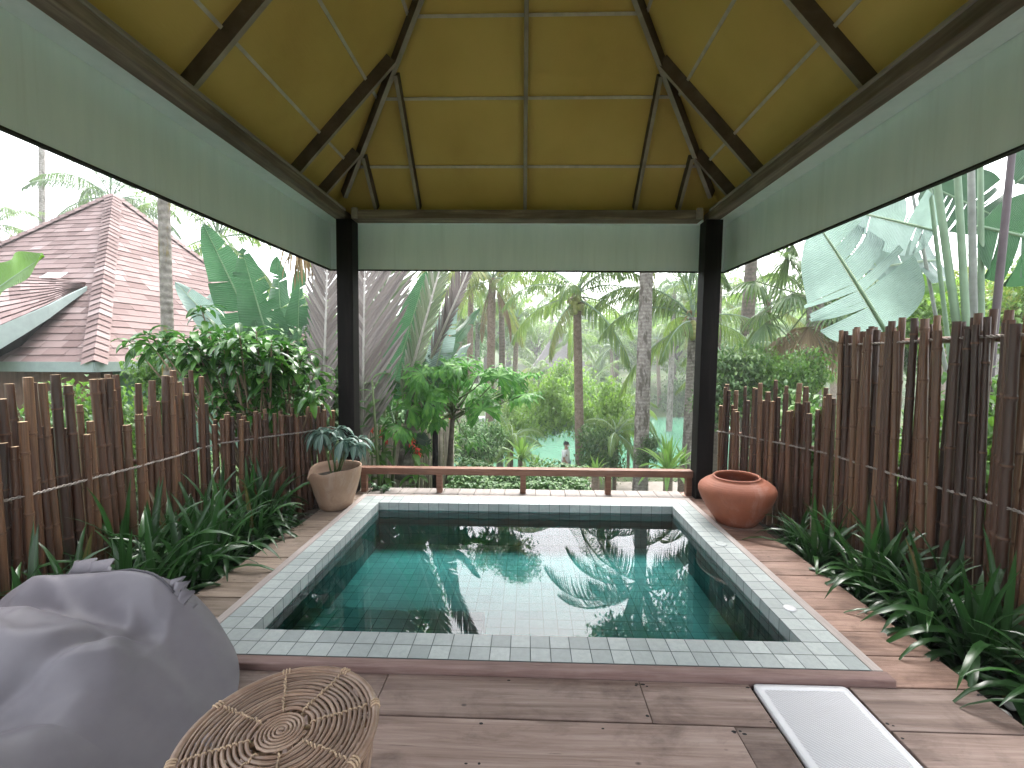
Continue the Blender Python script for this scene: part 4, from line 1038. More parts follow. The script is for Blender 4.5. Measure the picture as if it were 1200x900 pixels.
# ---------------------------------------------------------------- papaya like tree with lobed leaves
def papaya():
    base=at(520,578,6.9); T=thing('papaya_tree','bright green papaya like tree with lobed leaves on long stalks beyond the rail','tree',base); B=V(base)
    crown=at(531,482,6.9)-B; tr=MB(); tr.tube([V((0,0,-.6)),crown*.5+V((.03,0,0)),crown,crown+V((0,0,.18))],[.05,.042,.035,.02],10); tr.build('trunk',M['bark_tree'],T,True)
    heads=[(470,440),(490,452),(505,430),(520,445),(540,430),(560,440),(580,432),(600,445),(615,462),(565,480),(455,460),(480,480),(545,462),(575,455),(520,470),(500,470),(618,440),(470,455),(530,437),(555,450),(482,432),(515,455),(548,428),(568,462),(535,450),(598,458),(460,445),(495,438),(522,428),(585,442),(510,485),(470,500),(490,515),(548,515),(460,470)]
    for i,(px,py) in enumerate(heads):
        p=at(px,py,6.9+U(-.75,.75))-B; b=crown+V((0,0,U(-.15,.15)))
        mb=MB(); mb.tube([b,(b+p)/2+V((0,0,-.05)),p],[.014,.010,.007],6)
        out=(p-b); az0=math.atan2(out.y,out.x)
        tilt=U(-.2,.1); RT=Matrix.Rotation(U(.1,1.25),3,'X')@Matrix.Rotation(U(-.35,.35),3,'Y'); az0=U(0,6.28)
        for k in range(9):
            aa=az0+(k-4)*.52+U(-.06,.06); Lb=.38*(1.0-.045*abs(k-4))*U(.9,1.1); d=RT@dirv(aa,tilt+U(-.12,.12)); UPV=RT@V((0,0,1))
            blade(mb,p,d,UPV,Lb,.075,[(0,.25),(.2,.5),(.4,.8),(.6,1),(.8,.6),(1,.03)],droop=.55,fold=.15,mat=1)
            for sd in(-1,1):
                q=p+d*Lb*.42; blade(mb,q,RT@dirv(aa+sd*.75,tilt),UPV,Lb*.36,.045,ELL4,droop=.9,fold=.1,mat=1)
                q=p+d*Lb*.65; blade(mb,q,RT@dirv(aa+sd*.6,tilt-.1),UPV,Lb*.28,.036,ELL4,droop=.9,fold=.1,mat=1)
        mb.build('leaf',[M['stem'],L_['papaya']],T,True)
papaya()
# ---------------------------------------------------------------- ginger like stems with red flowers behind the left post
def flowers(label,px,py,y,hts):
    base=at(px,585,y); T=thing('red_flower_plant',label,'flower',base,'red flowering plants behind the rail'); B=V(base); st=MB();fl=MB()
    for (hx,hy) in hts:
        p=at(hx,hy,y)-B; st.tube([V((U(-.05,.05),0,-.3)),p*.5+V((.02,0,0)),p],[.012,.009,.006],6)
        for i in range(16): blade(fl,p+V((0,0,U(-.07,.05))),dirv(U(0,6.28),U(-.9,.9)),(0,0,1),U(.05,.1),.045,ELL4,droop=1,fold=.2,mat=0)
        for i in range(7): 
            q=p*U(.2,.85); blade(st,q,dirv(U(0,6.28),U(.1,.9)),(0,0,1),U(.2,.34),.09,ELL,droop=1.1,fold=.2,mat=1)
    st.build('stems',[M['stem'],L_['tree']],T,True); fl.build('petals',L_['flower'],T,True)
flowers('red flowers lowest, right in front of the pale bamboo screen',489,528,6.35,[(489,527),(482,516)])
flowers('red flower close to the left post above the clay pot',435,500,6.3,[(434,501)])
flowers('pair of red flowers between the left post and the leaning trunk',450,515,6.4,[(449,507),(452,516)])
flowers('tall thin red flower spikes on the papaya side of the dark post',528,490,7.6,[(528,489),(527,478)])
flowers('orange red flower spike high beside the striped fronds',526,382,9.5,[(526,378),(525,388)])
for i,(x0,x1,top,y,lb) in enumerate([(436,446,385+60,6.1,'slim dark green stem closest to the left post'),(452,447,455,6.3,'slim green stem second from the left post'),(466,458,470,6.5,'slim green stem leaning beside the pale trunk')]):
    mb=MB(); mb.tube([at(x1,590,y),at((x0+x1)/2,(590+top)/2,y),at(x0,top,y)],[.026,.022,.014],8)
    for j in range(5): blade(mb,at(x0,top+j*14,y),dirv(U(0,6.28),U(.2,1)),(0,0,1),U(.3,.5),.13,ELL,droop=1.1,fold=.2,mat=1)
    o=mb.build('ginger_stem',[M['stem'],L_['tree3']],None,True); tag(o,lb,'plant','slim stems behind the left post')
# ================================================================== PALMS
def frond_mesh(el,L,kap,leafL,n,key,seed,width=.032,hang=.9,base=.14):
    """coconut frond along +X: rachis arches, leaflets hang"""
    r=random.Random(seed); mb=MB(); pts=[];d_=[];p=V((0,0,0)); N=16
    for i in range(N+1):
        t=i/N; a=el-kap*(t**1.35); d=V((math.cos(a),0,math.sin(a))); 
        if i: p=p+d*(L/N)
        pts.append(p.copy()); d_.append(d)
    mb.tube(pts,[.030*(1-.85*i/N)*L/3 for i in range(N+1)],6,mat=1)
    for i in range(n):
        t=base+(1-base)*(i+.5)/n; k=t*N; j=min(N-1,int(k)); f=k-j; P=pts[j].lerp(pts[j+1],f); d=d_[j].lerp(d_[j+1],f).normalized()
        prof=(math.sin(math.pi*min(1,.16+.84*t))**.55)*(1 if t<.97 else .6)
        for s in(-1,1):
            if r.random()<.04: continue
            Lf=leafL*prof*r.uniform(.85,1.1); ang=math.radians(62-34*t+r.uniform(-6,6))
            up=V((0,1,0)).cross(d)*-1
            dd=d*math.cos(ang)+V((0,s,0))*math.sin(ang)+up*(.25*(1-hang))+V((0,0,-1))*(.15*hang)
            blade(mb,P,dd,(0,0,1) if abs(dd.normalized().z)<.9 else (1,0,0),Lf,width*(.8+.5*L/3),[(0,.5),(.25,1),(.6,.8),(1,.03)],droop=hang*r.uniform(.8,1.5),fold=.45,twist=r.uniform(-.4,.4))
    return mb.mesh('frond',[L_[key],M['petiole'] if key!='palm_dry' else M['brownhusk']],False)
FR={}
for key in ('palm','palm_dark','palm_yellow'):
    FR[key]=[frond_mesh(math.radians(e),3.0,k,.72,46,key,i,hang=h) for i,(e,k,h) in enumerate([(80,1.0,.6),(62,1.35,.8),(45,1.5,.9),(25,1.5,1.0),(5,1.25,1.1),(-25,.9,1.2),(52,1.9,1.0)])]
FR['palm_dry']=[frond_mesh(math.radians(e),2.4,.8,.6,34,'palm_dry',i,hang=1.4) for i,e in enumerate((-50,-70))]
def trunk(P0,P1,r0,r1,mat,T,rings=64,bow=.0):
    mb=MB(); pts=[];rad=[]
    for i in range(rings+1):
        t=i/rings; p=V(P0).lerp(V(P1),t)+V((bow*math.sin(math.pi*t),0,0)); pts.append(p); rad.append((r0+(r1-r0)*t+ .25*r0*math.exp(-t*14))*(1+.012*math.sin(i*1.3)+U(-.008,.008)))
    mb.tube(pts,rad,12); return mb.build('trunk',M[mat],T,True)
def palm(label,base,top,r0=.16,r1=.11,n=18,size=1.0,key='palm',mat='bark',nuts=0,dry=0,group=None,azs=None,seed=0,bow=0,low=.0):
    rr=random.Random(seed); T=thing('coconut_palm',label,'palm tree',base,group); B=V(base); tp=V(top)-B
    trunk((0,0,-.6),tp,r0,r1,mat,T,bow=bow)
    for i in range(n):
        q=(i+.5)/n; az=i*2.39996+rr.uniform(-.25,.25)
        k=min(5,int((q+low)*6.2)); 
        if rr.random()<.2: k=6
        kk=key
        if q>.8 and rr.random()<.35: kk='palm_yellow'
        o=bpy.data.objects.new('frond',FR[kk][k]); COL.objects.link(o); o.parent=T; s=size*rr.uniform(.85,1.12)
        o.location=tp+V((0,0,.05-.25*q*size)); o.rotation_euler=(rr.uniform(-.25,.25),rr.uniform(-.1,.1),az); o.scale=(s,s,s)
    for (az,k,kk,s) in (azs or []):
        o=bpy.data.objects.new('frond',FR[kk][k]); COL.objects.link(o); o.parent=T; o.location=tp; o.rotation_euler=(0,0,math.radians(az)); o.scale=(s,s,s)
    for i in range(dry):
        o=bpy.data.objects.new('dry_frond',FR['palm_dry'][i%2]); COL.objects.link(o); o.parent=T; o.location=tp+V((0,0,-.25)); o.rotation_euler=(0,0,rr.uniform(0,6.28)); o.scale=(size,)*3
    if nuts:
        for i in range(nuts):
            a=rr.uniform(0,6.28) if i%3 else -1.9; mb=MB(); mb.ball((0,0,0),.105,10,8,(1,1,1.2)); o=mb.build('coconut',M['coconut'],T,True); o.location=tp+V((.24*math.cos(a),.24*math.sin(a),-.22-.13*(i%4)))
        mb=MB()
        for i in range(26):
            a=rr.uniform(0,6.28); blade(mb,tp+V((.07*math.cos(a),.07*math.sin(a),rr.uniform(-.5,.1))),dirv(a,rr.uniform(-.6,1.2)),(0,0,1),rr.uniform(.25,.5),.1,ELL4,droop=1.2,fold=.3)
        mb.build('husk_bracts',L_['palm_dry'],T)
    return T
def gp(px,y): x=at(px,416,y).x; return V((x,y,gz(x,y)))
def palm_px(label,pxb,pxt,pyt,y,**kw): return palm(label,gp(pxb,y),at(pxt,pyt,y),**kw)
palm_px('coconut palm with green coconuts standing alone right beside the walking person',683,676,344,15.0,r0=.17,r1=.13,n=13,size=1.02,nuts=14,dry=0,seed=3,azs=[(178,6,'palm',1.05),(200,3,'palm',1.0),(0,6,'palm',1.0),(-12,3,'palm',.95),(-60,6,'palm',.9)])
palm_px('thick pale trunked coconut palm at the lake shore, its crown hidden above the eave',753,759,268,12.5,r0=.235,r1=.17,n=12,size=1.05,mat='bark_pale',seed=8,key='palm_dark',azs=[(190,4,'palm',.9),(-20,4,'palm',.9)])
palm_px('coconut palm with clustered nuts just left of the right post',806,812,372,14.0,r0=.15,r1=.115,n=11,size=1.05,nuts=12,seed=12,mat='bark_pale',azs=[(172,6,'palm',1.25),(188,3,'palm',1.15),(160,2,'palm',1.1),(95,0,'palm',1.1)])
palm_px('coconut palm with brown hanging leaves behind the papaya tree',572,577,326,19.0,r0=.2,r1=.16,n=14,size=1.1,key='palm_yellow',dry=3,seed=5,azs=[(185,4,'palm_yellow',1.1),(150,3,'palm',1.1)])
palm_px('low coconut palm with drooping crown over the low right fence, nearer the post',868,862,432,17,r0=.17,r1=.13,n=14,size=.95,seed=14,azs=[(200,6,'palm',1)])
palm_px('young coconut palm low behind the low right fence, left of the fan palm trunk',930,932,452,15,r0=.13,r1=.1,n=14,size=.8,seed=15,key='palm')
palm_px('tall coconut palm far behind the right post, fronds reaching above the low fence',905,900,352,20,r0=.18,r1=.13,n=14,size=1.15,seed=16,key='palm')
for a in [('low feathery palm left of the walking person, growing from the slope',598,600,518,15.0,.5,31),('low feathery palm between the coconut palm and the thick pale trunk',722,722,508,14.5,.55,32),('low feathery palm behind the papaya leaves on the water side',596,596,480,21,.65,33),('low arching palm behind the solitary coconut palm',688,690,462,24,.8,34),('low feathery palm at the shore just left of the thick pale trunk',738,738,480,19,.6,35)]:
    palm_px(a[0],a[1],a[2],a[3],a[4],r0=.07,r1=.06,n=15,size=a[5],seed=a[6],group='low palms on the garden slope')
# fan palm by the right fence
def fan_palm():
    base=gp(957,10.5); T=thing('fan_palm','fan palm with pale stout trunk and dark fan leaves under the right eave','palm tree',base); tp=at(956,350,10.5)-V(base)
    trunk((0,0,-.5),tp,.18,.165,'bark_pale',T)
    for i in range(24):
        az=i*2.4; el=math.radians(75-i*6); d=dirv(az,el); Lp=U(.9,1.4); mb=MB(); mb.tube([V((0,0,0)),d*Lp],[.02,.014],6)
        f0=d*Lp; ax=d; sd=ax.cross(V((0,0,1))).normalized(); 
        for k in range(26):
            a=(k-12.5)/12.5*2.3; dd=ax*math.cos(a)+sd*math.sin(a); blade(mb,f0,dd,(0,0,1) if abs(dd.z)<.95 else (1,0,0),U(.7,.95),.075,[(0,.4),(.4,1),(.7,.7),(1,.03)],droop=.9,fold=.4,mat=1)
        o=mb.build('fan_leaf',[M['stem'],L_['palm_dark'] if i<19 else L_['palm_dry']],T); o.location=tp
fan_palm()
# slim palms on the left
def slim(label,pxb,pxt,pyt,y,r,mat,pyb=None):
    b=gp(pxb,y); return palm(label,b,at(pxt,pyt,y),r0=r,r1=r*.85,n=12,size=.8,mat=mat,seed=int(pxb))
slim('slim mossy palm trunk rising between the shingled house and the banana leaves',192,187,60,5.6,.075,'bark_moss')
slim('very thin distant palm trunk against the white sky left of the shingled roof',44,48,60,24,.16,'bark_pale')
palm_px('palm behind the shingled roof ridge with fronds against the white sky',150,130,232,21,r0=.15,r1=.12,n=12,size=1.25,seed=20,azs=[(180,4,'palm_dark',1.3),(0,4,'palm_dark',1.2)],key='palm_dark')
palm_px('palm with hanging pale fronds between the shingled roof and the banana leaves',262,255,275,16,r0=.15,r1=.12,n=14,size=1.15,seed=21)
palm_px('yellow green palm crown at the far left edge behind the shingled house',-10,-4,262,19,r0=.15,r1=.12,n=13,size=.8,seed=22,key='palm')
# palms across the lake and on the banks
FAR=[('pale palm standing far left of the centre across the water',600,606,372,30,1.2),('palm behind the cream cottage, its crown above the thatched roof',640,648,352,52,1.5),('palm leaning over the far bank between the two shore trunks',722,716,405,40,1.1),
 ('short palm on the far bank just right of the solitary coconut palm',700,700,432,43,1.05),('palm with arching crown on the far bank behind the thick pale trunk',775,770,398,45,1.25),('palm at the far bank close to the right post',822,826,392,44,1.2),
 ('tall far palm behind the papaya tree, left one of a pair',535,540,355,34,1.3),('tall far palm behind the papaya tree, right one of a pair',556,560,378,28,1.1),('far palm just behind the solitary coconut palm crown',662,668,392,36,1.1),
 ('far palm beyond the low right fence at the right post',852,850,398,34,1.2),('far palm beyond the low right fence, middle of three',884,888,408,30,1.1),('far palm beyond the low right fence nearest the fan palm',920,915,392,36,1.3),
 ('far palm seen between the fan palm and the tall fence',975,985,385,30,1.2),('low palm at the water beside the moored boat',628,632,440,33,.9),('far palm behind the tall bare stalks on the right',1105,1110,352,26,1.1),('far palm above the right end of the tall fence',1168,1175,342,30,1.2),
 ('palm whose crown fills the gap below the eave left of centre',548,552,330,24,1.1),('palm whose crown fills the gap below the eave right of centre',786,790,338,34,1.4),('high palm crown behind the coconut cluster by the right post',835,838,345,27,1.2)]
for i,(lb,pb,pt,py,y,s) in enumerate(FAR): palm_px(lb,pb,pt,py,y,r0=.17*s,r1=.13*s,n=15,size=s,seed=100+i,key=('palm','palm','palm_dark','palm','palm_yellow')[i%5] if i%5!=4 else 'palm',group='palms around the lake',mat='bark_pale' if i%2 else 'bark',dry=0)

# ================================================================== BROAD LEAVED TREES
def crown_mesh(seed,R,n,leaf,key,flat=.8,lobes=9):
    r=random.Random(seed); mb=MB(); cs=[]
    for i in range(lobes):
        a=r.uniform(0,6.28); u=r.uniform(-.75,.95); q=math.sqrt(max(0,1-u*u))*r.uniform(.35,.75); cs.append((V((q*math.cos(a)*R,q*math.sin(a)*R,u*R*.62*flat)),R*r.uniform(.28,.5)))
    cl=[]
    for k in range(n//7):
        c,rad=r.choice(cs); d=V((r.gauss(0,1),r.gauss(0,1),r.gauss(0,1))).normalized(); p=c+d*rad*(r.random()**.33)*V((1,1,flat)).length/1.6
        for j in range(7):
            b=p+V((r.gauss(0,.9),r.gauss(0,.9),r.gauss(0,.7)))*leaf
            blade(mb,b,dirv(r.uniform(0,6.28),r.uniform(-.9,.6)),(0,0,1),leaf*r.uniform(.7,1.3),leaf*.5,[(0,.15),(.45,1),(1,.05)],droop=.7,fold=.25)
    return mb.mesh('crown',L_[key]),cs
CR=[crown_mesh(1,3.2,5200,.26,'tree'),crown_mesh(2,3.2,5200,.28,'tree2'),crown_mesh(3,3.2,5600,.24,'tree3'),crown_mesh(4,3.2,5200,.3,'tree',1.0,12)]
def tree(label,base,top,R,k,group='broad leaved trees around the garden',name='broadleaf_tree',rot=None):
    """base on the ground, top of the crown, crown radius"""
    T=thing(name,label,'tree',base,group); B=V(base); me,cs=CR[k]; s=R/3.2; h=(V(top)-B).z
    sz=s*U(.9,1.15); cz=max(h-3.0*sz*.85,.55*h); c=V((top[0]-B.x,top[1]-B.y,cz)); rz=U(0,6.28) if rot is None else rot
    o=bpy.data.objects.new('crown',me); COL.objects.link(o); o.parent=T; o.location=c; o.scale=(s,s,sz); o.rotation_euler=(0,0,rz)
    mb=MB(); r0=.05*R+.05; mb.tube([V((0,0,-.8)),c*.5+V((U(-.2,.2),0,0)),c],[r0*1.3,r0,r0*.6],9)
    for q,_ in cs[:6]:
        e=Matrix.Rotation(rz,3,'Z')@V((q.x*s,q.y*s,q.z*sz))+c; mb.tube([c*.75,(c*.75+e)/2+V((0,0,.1*R)),e],[r0*.6,r0*.35,r0*.12],6)
    mb.build('trunk',M['bark_tree'],T,True); return T
TREES=[('dense dark tree across the lake, left of the cream cottage',572,352,58,5.2,0),('light green tree across the lake behind the cottage roof',628,372,60,4.6,1),('round light tree on the far bank right of the solitary coconut palm',725,368,50,4.2,1),('dark tree on the far bank behind the thick pale trunk',758,352,56,5,2),
 ('fresh green tree on the far bank close to the right post',792,366,48,4.2,1),('tall dark tree filling the gap just left of the right post',822,338,60,5.5,0),('blue green tree beyond the low right fence next to the post',872,362,52,5,2),('light green tree beyond the low right fence, middle',915,370,48,4.5,1),('dark tree behind the fan palm trunk',965,352,52,5.2,3),
 ('light green hillside tree above the tall right fence, near its low end',1052,350,42,4.6,1),('hillside tree behind the pale stalks on the right',1115,334,46,5,0),('bright hillside tree at the right edge above the tall fence',1185,340,40,4.6,1),('dark hillside tree high behind the giant pale leaves',1010,318,60,6.5,2),
 ('dark tree behind the papaya tree',520,362,40,4.6,2),('leafy tree behind the striped grey fronds',455,345,30,4,0),('tree behind the left post and clay pot',400,360,26,3.6,3),('tree far behind the banana leaves on the left',330,330,34,4.5,0),('small tree far behind the shingled roof at its right slope',270,318,40,4,1),
 ('tree on the hill behind the solitary coconut palm',690,348,75,7,0),('light tree on the hill left of the eave gap',600,345,78,6.5,1),('broad dark hill tree right of the eave gap',770,330,80,7.5,3),('hill tree far behind the right post',850,338,80,7.5,0),('hill tree far behind the fan palm',940,330,85,8,2),('dark hill tree behind the papaya crown',540,340,70,6.5,2),('pale hill tree at the far right above the fence',1130,322,70,7,1),('hill tree far behind the bare stalks',1060,318,85,8,3)]
for i,(lb,px,py,y,R,k) in enumerate(TREES): tree(lb,gp(px+U(-6,6),y),at(px,py,y),R,k)
for lb,px,y,zt,R,k in [('lacy tree with its crown hidden above the eave, close behind the thick pale trunk',756,15.5,11.2,2.3,1),('slim tree with its crown hidden above the eave, behind the brown leaved palm',585,22,10.4,2.1,0),('tall leafy tree whose crown hides behind the eave board, right of the thick trunk',838,16.5,12.2,3.0,0),('tall tree close to the right post with its crown above the eave',880,18,13,4.0,2),('tall dark tree with crown above the left post and eave',452,20,13.5,3.3,3)]:
    b=gp(px,y); tree(lb,b,(b.x,b.y,zt),R,k)
# airy tree whose thin top branches show against the sky
# ---------------------------------------------------------------- shrubs on the slope and round the path
def bush(label,px,py,y,R,k,sc=(1,1,1),name='garden_shrub',group='shrubs on the garden slope'):
    c=at(px,py,y); o=bpy.data.objects.new(name,BUSH[k]); COL.objects.link(o); s=R/1.0; o.location=c; o.scale=(s*sc[0],s*sc[1],s*sc[2]); o.rotation_euler=(0,0,U(0,6.28)); return tag(o,label,'shrub',group)
BUSH=[]
for sd,key,lf in ((11,'tree',.125),(12,'tree2',.115),(13,'tree3',.13),(14,'yellowbush',.11),(15,'cover',.14)):
    me,_=crown_mesh(sd,1.0,3600,lf,key,.95,11); BUSH.append(me)
for a in [('feathery light green shrub left of the solitary coconut palm, behind the person',640,478,17.0,1.5,1),('large loose shrub right of the solitary coconut palm at the water',712,492,16.0,1.35,1,(1,1,1.25)),('dark leafy shrub directly behind the walking person',645,492,18.6,.95,2),
 ('round green shrub between the person and the papaya tree',606,498,18.5,1.1,1),('yellow green shrub below the cream cottage',610,468,34,2.1,3),('low shrub at the foot of the solitary coconut palm',700,528,14.5,.9,4),('shrub at the foot of the thick pale trunk',762,528,12.3,.45,4),
 ('pink tipped shrub under the papaya leaves',582,520,14.5,.6,0),('bush on the far bank left of the thick trunk',735,470,43,1.9,1),('wide low bush on the far bank right of the thick trunk',790,468,43.5,2.2,4),('bush on the far bank at the right post',828,466,43,2,1),('bush on the far bank behind the large loose shrub',700,462,43.5,2.4,0),
 ('fine leaved shrub reaching above the person',668,452,22,1.5,1),('shrub low behind the papaya trunk, right',560,520,11.5,.8,2),('shrub low behind the papaya trunk, left',505,525,9.5,.7,0),('shrub beyond the bamboo screen',470,500,11,1.2,2),('shrub behind the low right fence next to the post',865,455,9.5,.9,4),('shrub behind the low right fence in its middle',905,450,10.5,1.0,1),('shrub behind the low right fence near the fan palm trunk',935,455,9.2,.8,0),
 ('bright shrub just above the tall fence near the small grey stalk',1085,372,9.5,1.2,1),('shrub just above the tall fence behind the bare stalks',1150,368,10,1.3,3),('shrub at the right edge just above the tall fence',1205,360,9,1.2,1),('shrub above the low end of the tall fence',1010,385,12,1.3,4),('shrub beside the green wall of the shingled house',205,455,6.8,.7,0),('dark shrub behind the glossy shrub and short fence',345,455,6.6,1.1,2),('dark shrub filling the garden behind the foot of the tall right fence, near end',1190,560,3.6,.9,0),('dark shrub behind the foot of the tall right fence, middle',1060,560,4.6,.9,2),('dark shrub behind the low right fence and urn',930,540,5.6,.8,4),('dark shrub behind the foot of the tall left fence, near end',20,560,4.2,.8,2),('dark shrub behind the tall left fence below the shingled eave',110,520,5.4,.8,0),('shrub behind the clay pot and left post',400,490,7.2,.9,2)]:
    bush(*a)
# bird's nest ferns
def nest(label,px,py,y,L,n=26):
    b=at(px,py,y); mb=MB()
    for i in range(n):
        q=i/n; blade(mb,(0,0,0),dirv(i*2.4,math.radians(82-55*q+U(-6,6))),(0,0,1),L*U(.8,1.15),L*.13,STRAP,droop=.9*U(.6,1.2)*(.4+q),fold=.3,twist=U(-.3,.3))
    mb2=mb; T=thing('nest_fern',label,'fern',b,'nest ferns near the lake'); mb.build('fronds',L_['fern'],T,True)
    h=b.z-gz(b.x,b.y); s=MB(); s.tube([V((0,0,-h-.2)),V((0,0,.02))],[.14,.11],10); s.build('stump',M['bark'],T,True)
nest('yellow green nest fern on a dark stump left of the walking person',611,540,13.2,.85)
nest('tall upright nest fern between the thick trunk and the right post',783,556,11.5,1.05,30)
nest('pale nest fern hugging the trunk beside the right post',800,545,12.6,.6,20)
nest('broad low nest fern at the feet of the walking person',628,556,12.6,.6,24)
nest('low nest fern right of the walking person under the coconut palm',698,556,12.8,.6,24)
# ---------------------------------------------------------------- ground cover: uncountable leaves on the slope below the rail
mb=MB(); r=random.Random(77)
n=0
while n<21000:
    y=5.05+(r.random()**1.6)*12; x=(r.random()*2-1)*(2.5+y*.85)
    z=gz(x,y); bare=math.sin(x*1.7+1)*math.cos(y*1.1)+.3*math.sin(5*x+3*y)
    if 14.75<y<16.1: continue
    if x>1.0 and y<8.5 and bare>-.25: continue
    hh=.34 if y<7.2 and x<1.0 else .16
    s=.075+.004*y
    blade(mb,(x,y,z+r.random()*hh),dirv(r.uniform(0,6.28),r.uniform(-.1,1.2)),(0,0,1),s*r.uniform(.8,1.5),s*.55,[(0,.2),(.45,1),(1,.05)],droop=1.2,fold=.25); n+=1
o=mb.build('ground_cover',L_['cover'],None); o['kind']='stuff'
mb=MB(); n=0
while n<9000:
    y=42.2+r.random()**1.3*20; x=(r.random()*2-1)*42+8; z=gz(x,y); s=.4
    blade(mb,(x,y,z+r.random()*.7),dirv(r.uniform(0,6.28),r.uniform(.1,1.3)),(0,0,1),s*r.uniform(.8,1.6),s*.4,[(0,.2),(.45,1),(1,.05)],droop=1.2,fold=.25); n+=1
o=mb.build('undergrowth',L_['cover'],None); o['kind']='stuff'
# low hedge right behind the rail
mb=MB(); r=random.Random(5)
for i in range(5200):
    x=-.95+1.75*r.random(); y=5.1+1.15*r.random(); top=-.07+.05*math.sin(x*6)+.04*math.sin(y*9+x*4); z=top-(r.random()**2)*.5
    blade(mb,(x,y,z),dirv(r.uniform(0,6.28),r.uniform(-.3,1.0)),(0,0,1),r.uniform(.05,.10),.04,ELL4,droop=1.2,fold=.25)
st=MB(); 
for i in range(24):
    x=-.9+1.65*r.random(); y=5.15+1.05*r.random(); st.tube([(x,y,-1.0),(x+.05,y,-.2)],.008,5)
T=thing('low_hedge','low dense dark green hedge seen under and just over the low rail','hedge',(0,5.6,-.6))
for nm,b,m in (('foliage',mb,L_['tree3']),('stems',st,M['stem_brown'])):
    o=b.build(nm,m,None); o.parent=T; o.matrix_parent_inverse=Matrix.Translation((0,-5.6,.6))
# ================================================================== SHINGLED HOUSE on the left
A=V((-9.40,10.0,5.1)); C0=V((-6.35,6.3,1.34)); pv=V((-3.7,-3.05,0)); CL=A+pv; CL.z=1.34; CRr=A-pv; CRr.z=1.34; CB=A+(A-C0); CB.z=1.34
HOUSE=thing('shingled_house','house with steep pinkish shingled roof and brown walls behind the left fence','house',(-9.4,10,-.45))
HB=V((-9.4,10,-.45))
def shingle_face(P,Q,Ax,row=.155,mb=None,rs=None):
    """stepped rows of separate shingles on the triangle P Q apex"""
    mb=mb or MB(); r=rs or random.Random(3); e=(Q-P); L=e.length; u=e.normalized(); mid=Ax-P; fx=mid.dot(u); vv=mid-u*fx; H=vv.length; v=vv.normalized(); n=u.cross(v)
    if n.z<0: n=-n
    k=int(H/row)
    for i in range(k+1):
        a0=i*row; a1=min(H,a0+row*1.12)
        l0=fx*a0/H; r0_=L-(L-fx)*a0/H; l1=fx*min(1,a1/H); r1_=L-(L-fx)*min(1,a1/H)
        x=l0-r.uniform(0,.3)
        while x<r0_:
            w=r.uniform(.22,.42); xa,xb=max(x,l0),min(x+w,r0_); 
            xa1,xb1=max(x,l1),min(x+w,r1_)
            if xb-xa>.004:
                h0=.015+r.uniform(-.004,.006); dz=r.uniform(-.006,.006)
                if xb1-xa1<.001: xa1=xb1=(min(max((xa+xb)/2,l1),r1_))
                q=[P+u*xa+v*(a0+dz)+n*h0,P+u*xb+v*(a0+dz)+n*h0,P+u*xb1+v*a1+n*.004,P+u*xa1+v*a1+n*.004,P+u*xa+v*(a0+dz),P+u*xb+v*(a0+dz)]
                mb.add([p-HB for p in q],[(0,1,2,3),(4,5,1,0)])
            x+=w
    return mb
rs=random.Random(4)
mb=MB(); shingle_face(CL,C0,A,mb=mb,rs=rs); mb.build('roof',M['shingle'],HOUSE)
mb=MB(); shingle_face(C0,CRr,A,mb=mb,rs=rs); mb.build('roof',M['shingle'],HOUSE)
mb=MB(); mb.add([p-HB for p in (CRr,CB,A)],[(0,1,2)]); mb.add([p-HB for p in (CB,CL,A)],[(0,1,2)]); mb.build('roof',M['shingle'],HOUSE)
mb=MB(); mb.add([p-HB-V((0,0,.03)) for p in (CL,C0,CRr,CB)],[(0,1,2,3)]); mb.build('soffit',M['eave_shadow'],HOUSE)
# ridge caps along the near hip and right hip
for c in (C0,CRr,CL):
    mb=MB(); L=(A-c).length; t=(A-c).normalized(); s=t.cross(V((0,0,1))).normalized(); n=s.cross(t); k=int(L/.155)
    for i in range(k):
        a=t*(i*.155); b=t*(i*.155+.175); w=.15; lift=.045
        mb.add([p+c-HB for p in (a-s*w-n*.075+n*lift,a+n*(lift+.02),a+s*w-n*.075+n*lift,b-s*w-n*.095+n*lift,b+n*lift,b+s*w-n*.095+n*lift)],[(0,1,4,3),(1,2,5,4)])
    mb.build('ridge_cap',M['shingle'],HOUSE)
for (P,Q) in ((CL,C0),(C0,CRr)):
    mb=MB(); mb.bar(P-HB-V((0,0,.055)),Q-HB-V((0,0,.055)),.03,.15); mb.build('eave_trim',M['eave'],HOUSE)
ctr=V((A.x,A.y,0))
def inset(p,k): return ctr+(V((p.x,p.y,0))-ctr)*k
w=[inset(p,.86) for p in (CL,C0,CRr,CB)]
for i,(a,b) in enumerate(((w[0],w[1]),(w[1],w[2]),(w[2],w[3]),(w[3],w[0]))):
    mb=MB(); mb.bar(V((a.x,a.y,.30))-HB,V((b.x,b.y,.30))-HB,.12,2.0-.01*i); mb.build('wall',M['wall_green'] if i==1 else M['wall_brown'],HOUSE)
mb=MB(); mb.bar(V((w[1].x,w[1].y,-.75))-HB,V((w[1].x,w[1].y,1.28))-HB,.2,.2,(0,1,0)); mb.build('corner_post',M['wall_brown'],HOUSE)
# porch roof sweeping out of the front slope with its curved grey eave board
nF=(C0-CL).cross(A-CL).normalized()
if nF.y>0: nF=-nF
def onF(px,py,lift=0): return on_plane(px,py,C0,nF)+nF*lift
up_=[];lo_=[]
for t,(ux,uy),(lx,ly) in ((0,(102,333),(100,336)),(1,(84,330),(80,345)),(2,(60,326),(55,358)),(3,(25,322),(25,371)),(4,(-20,318),(-10,386)),(5,(-90,316),(-70,404)),(6,(-180,316),(-170,426))):
    up_.append(onF(ux,uy,.03)); lo_.append(on_plane(lx,ly,C0+nF*(.05+.13*t),nF))
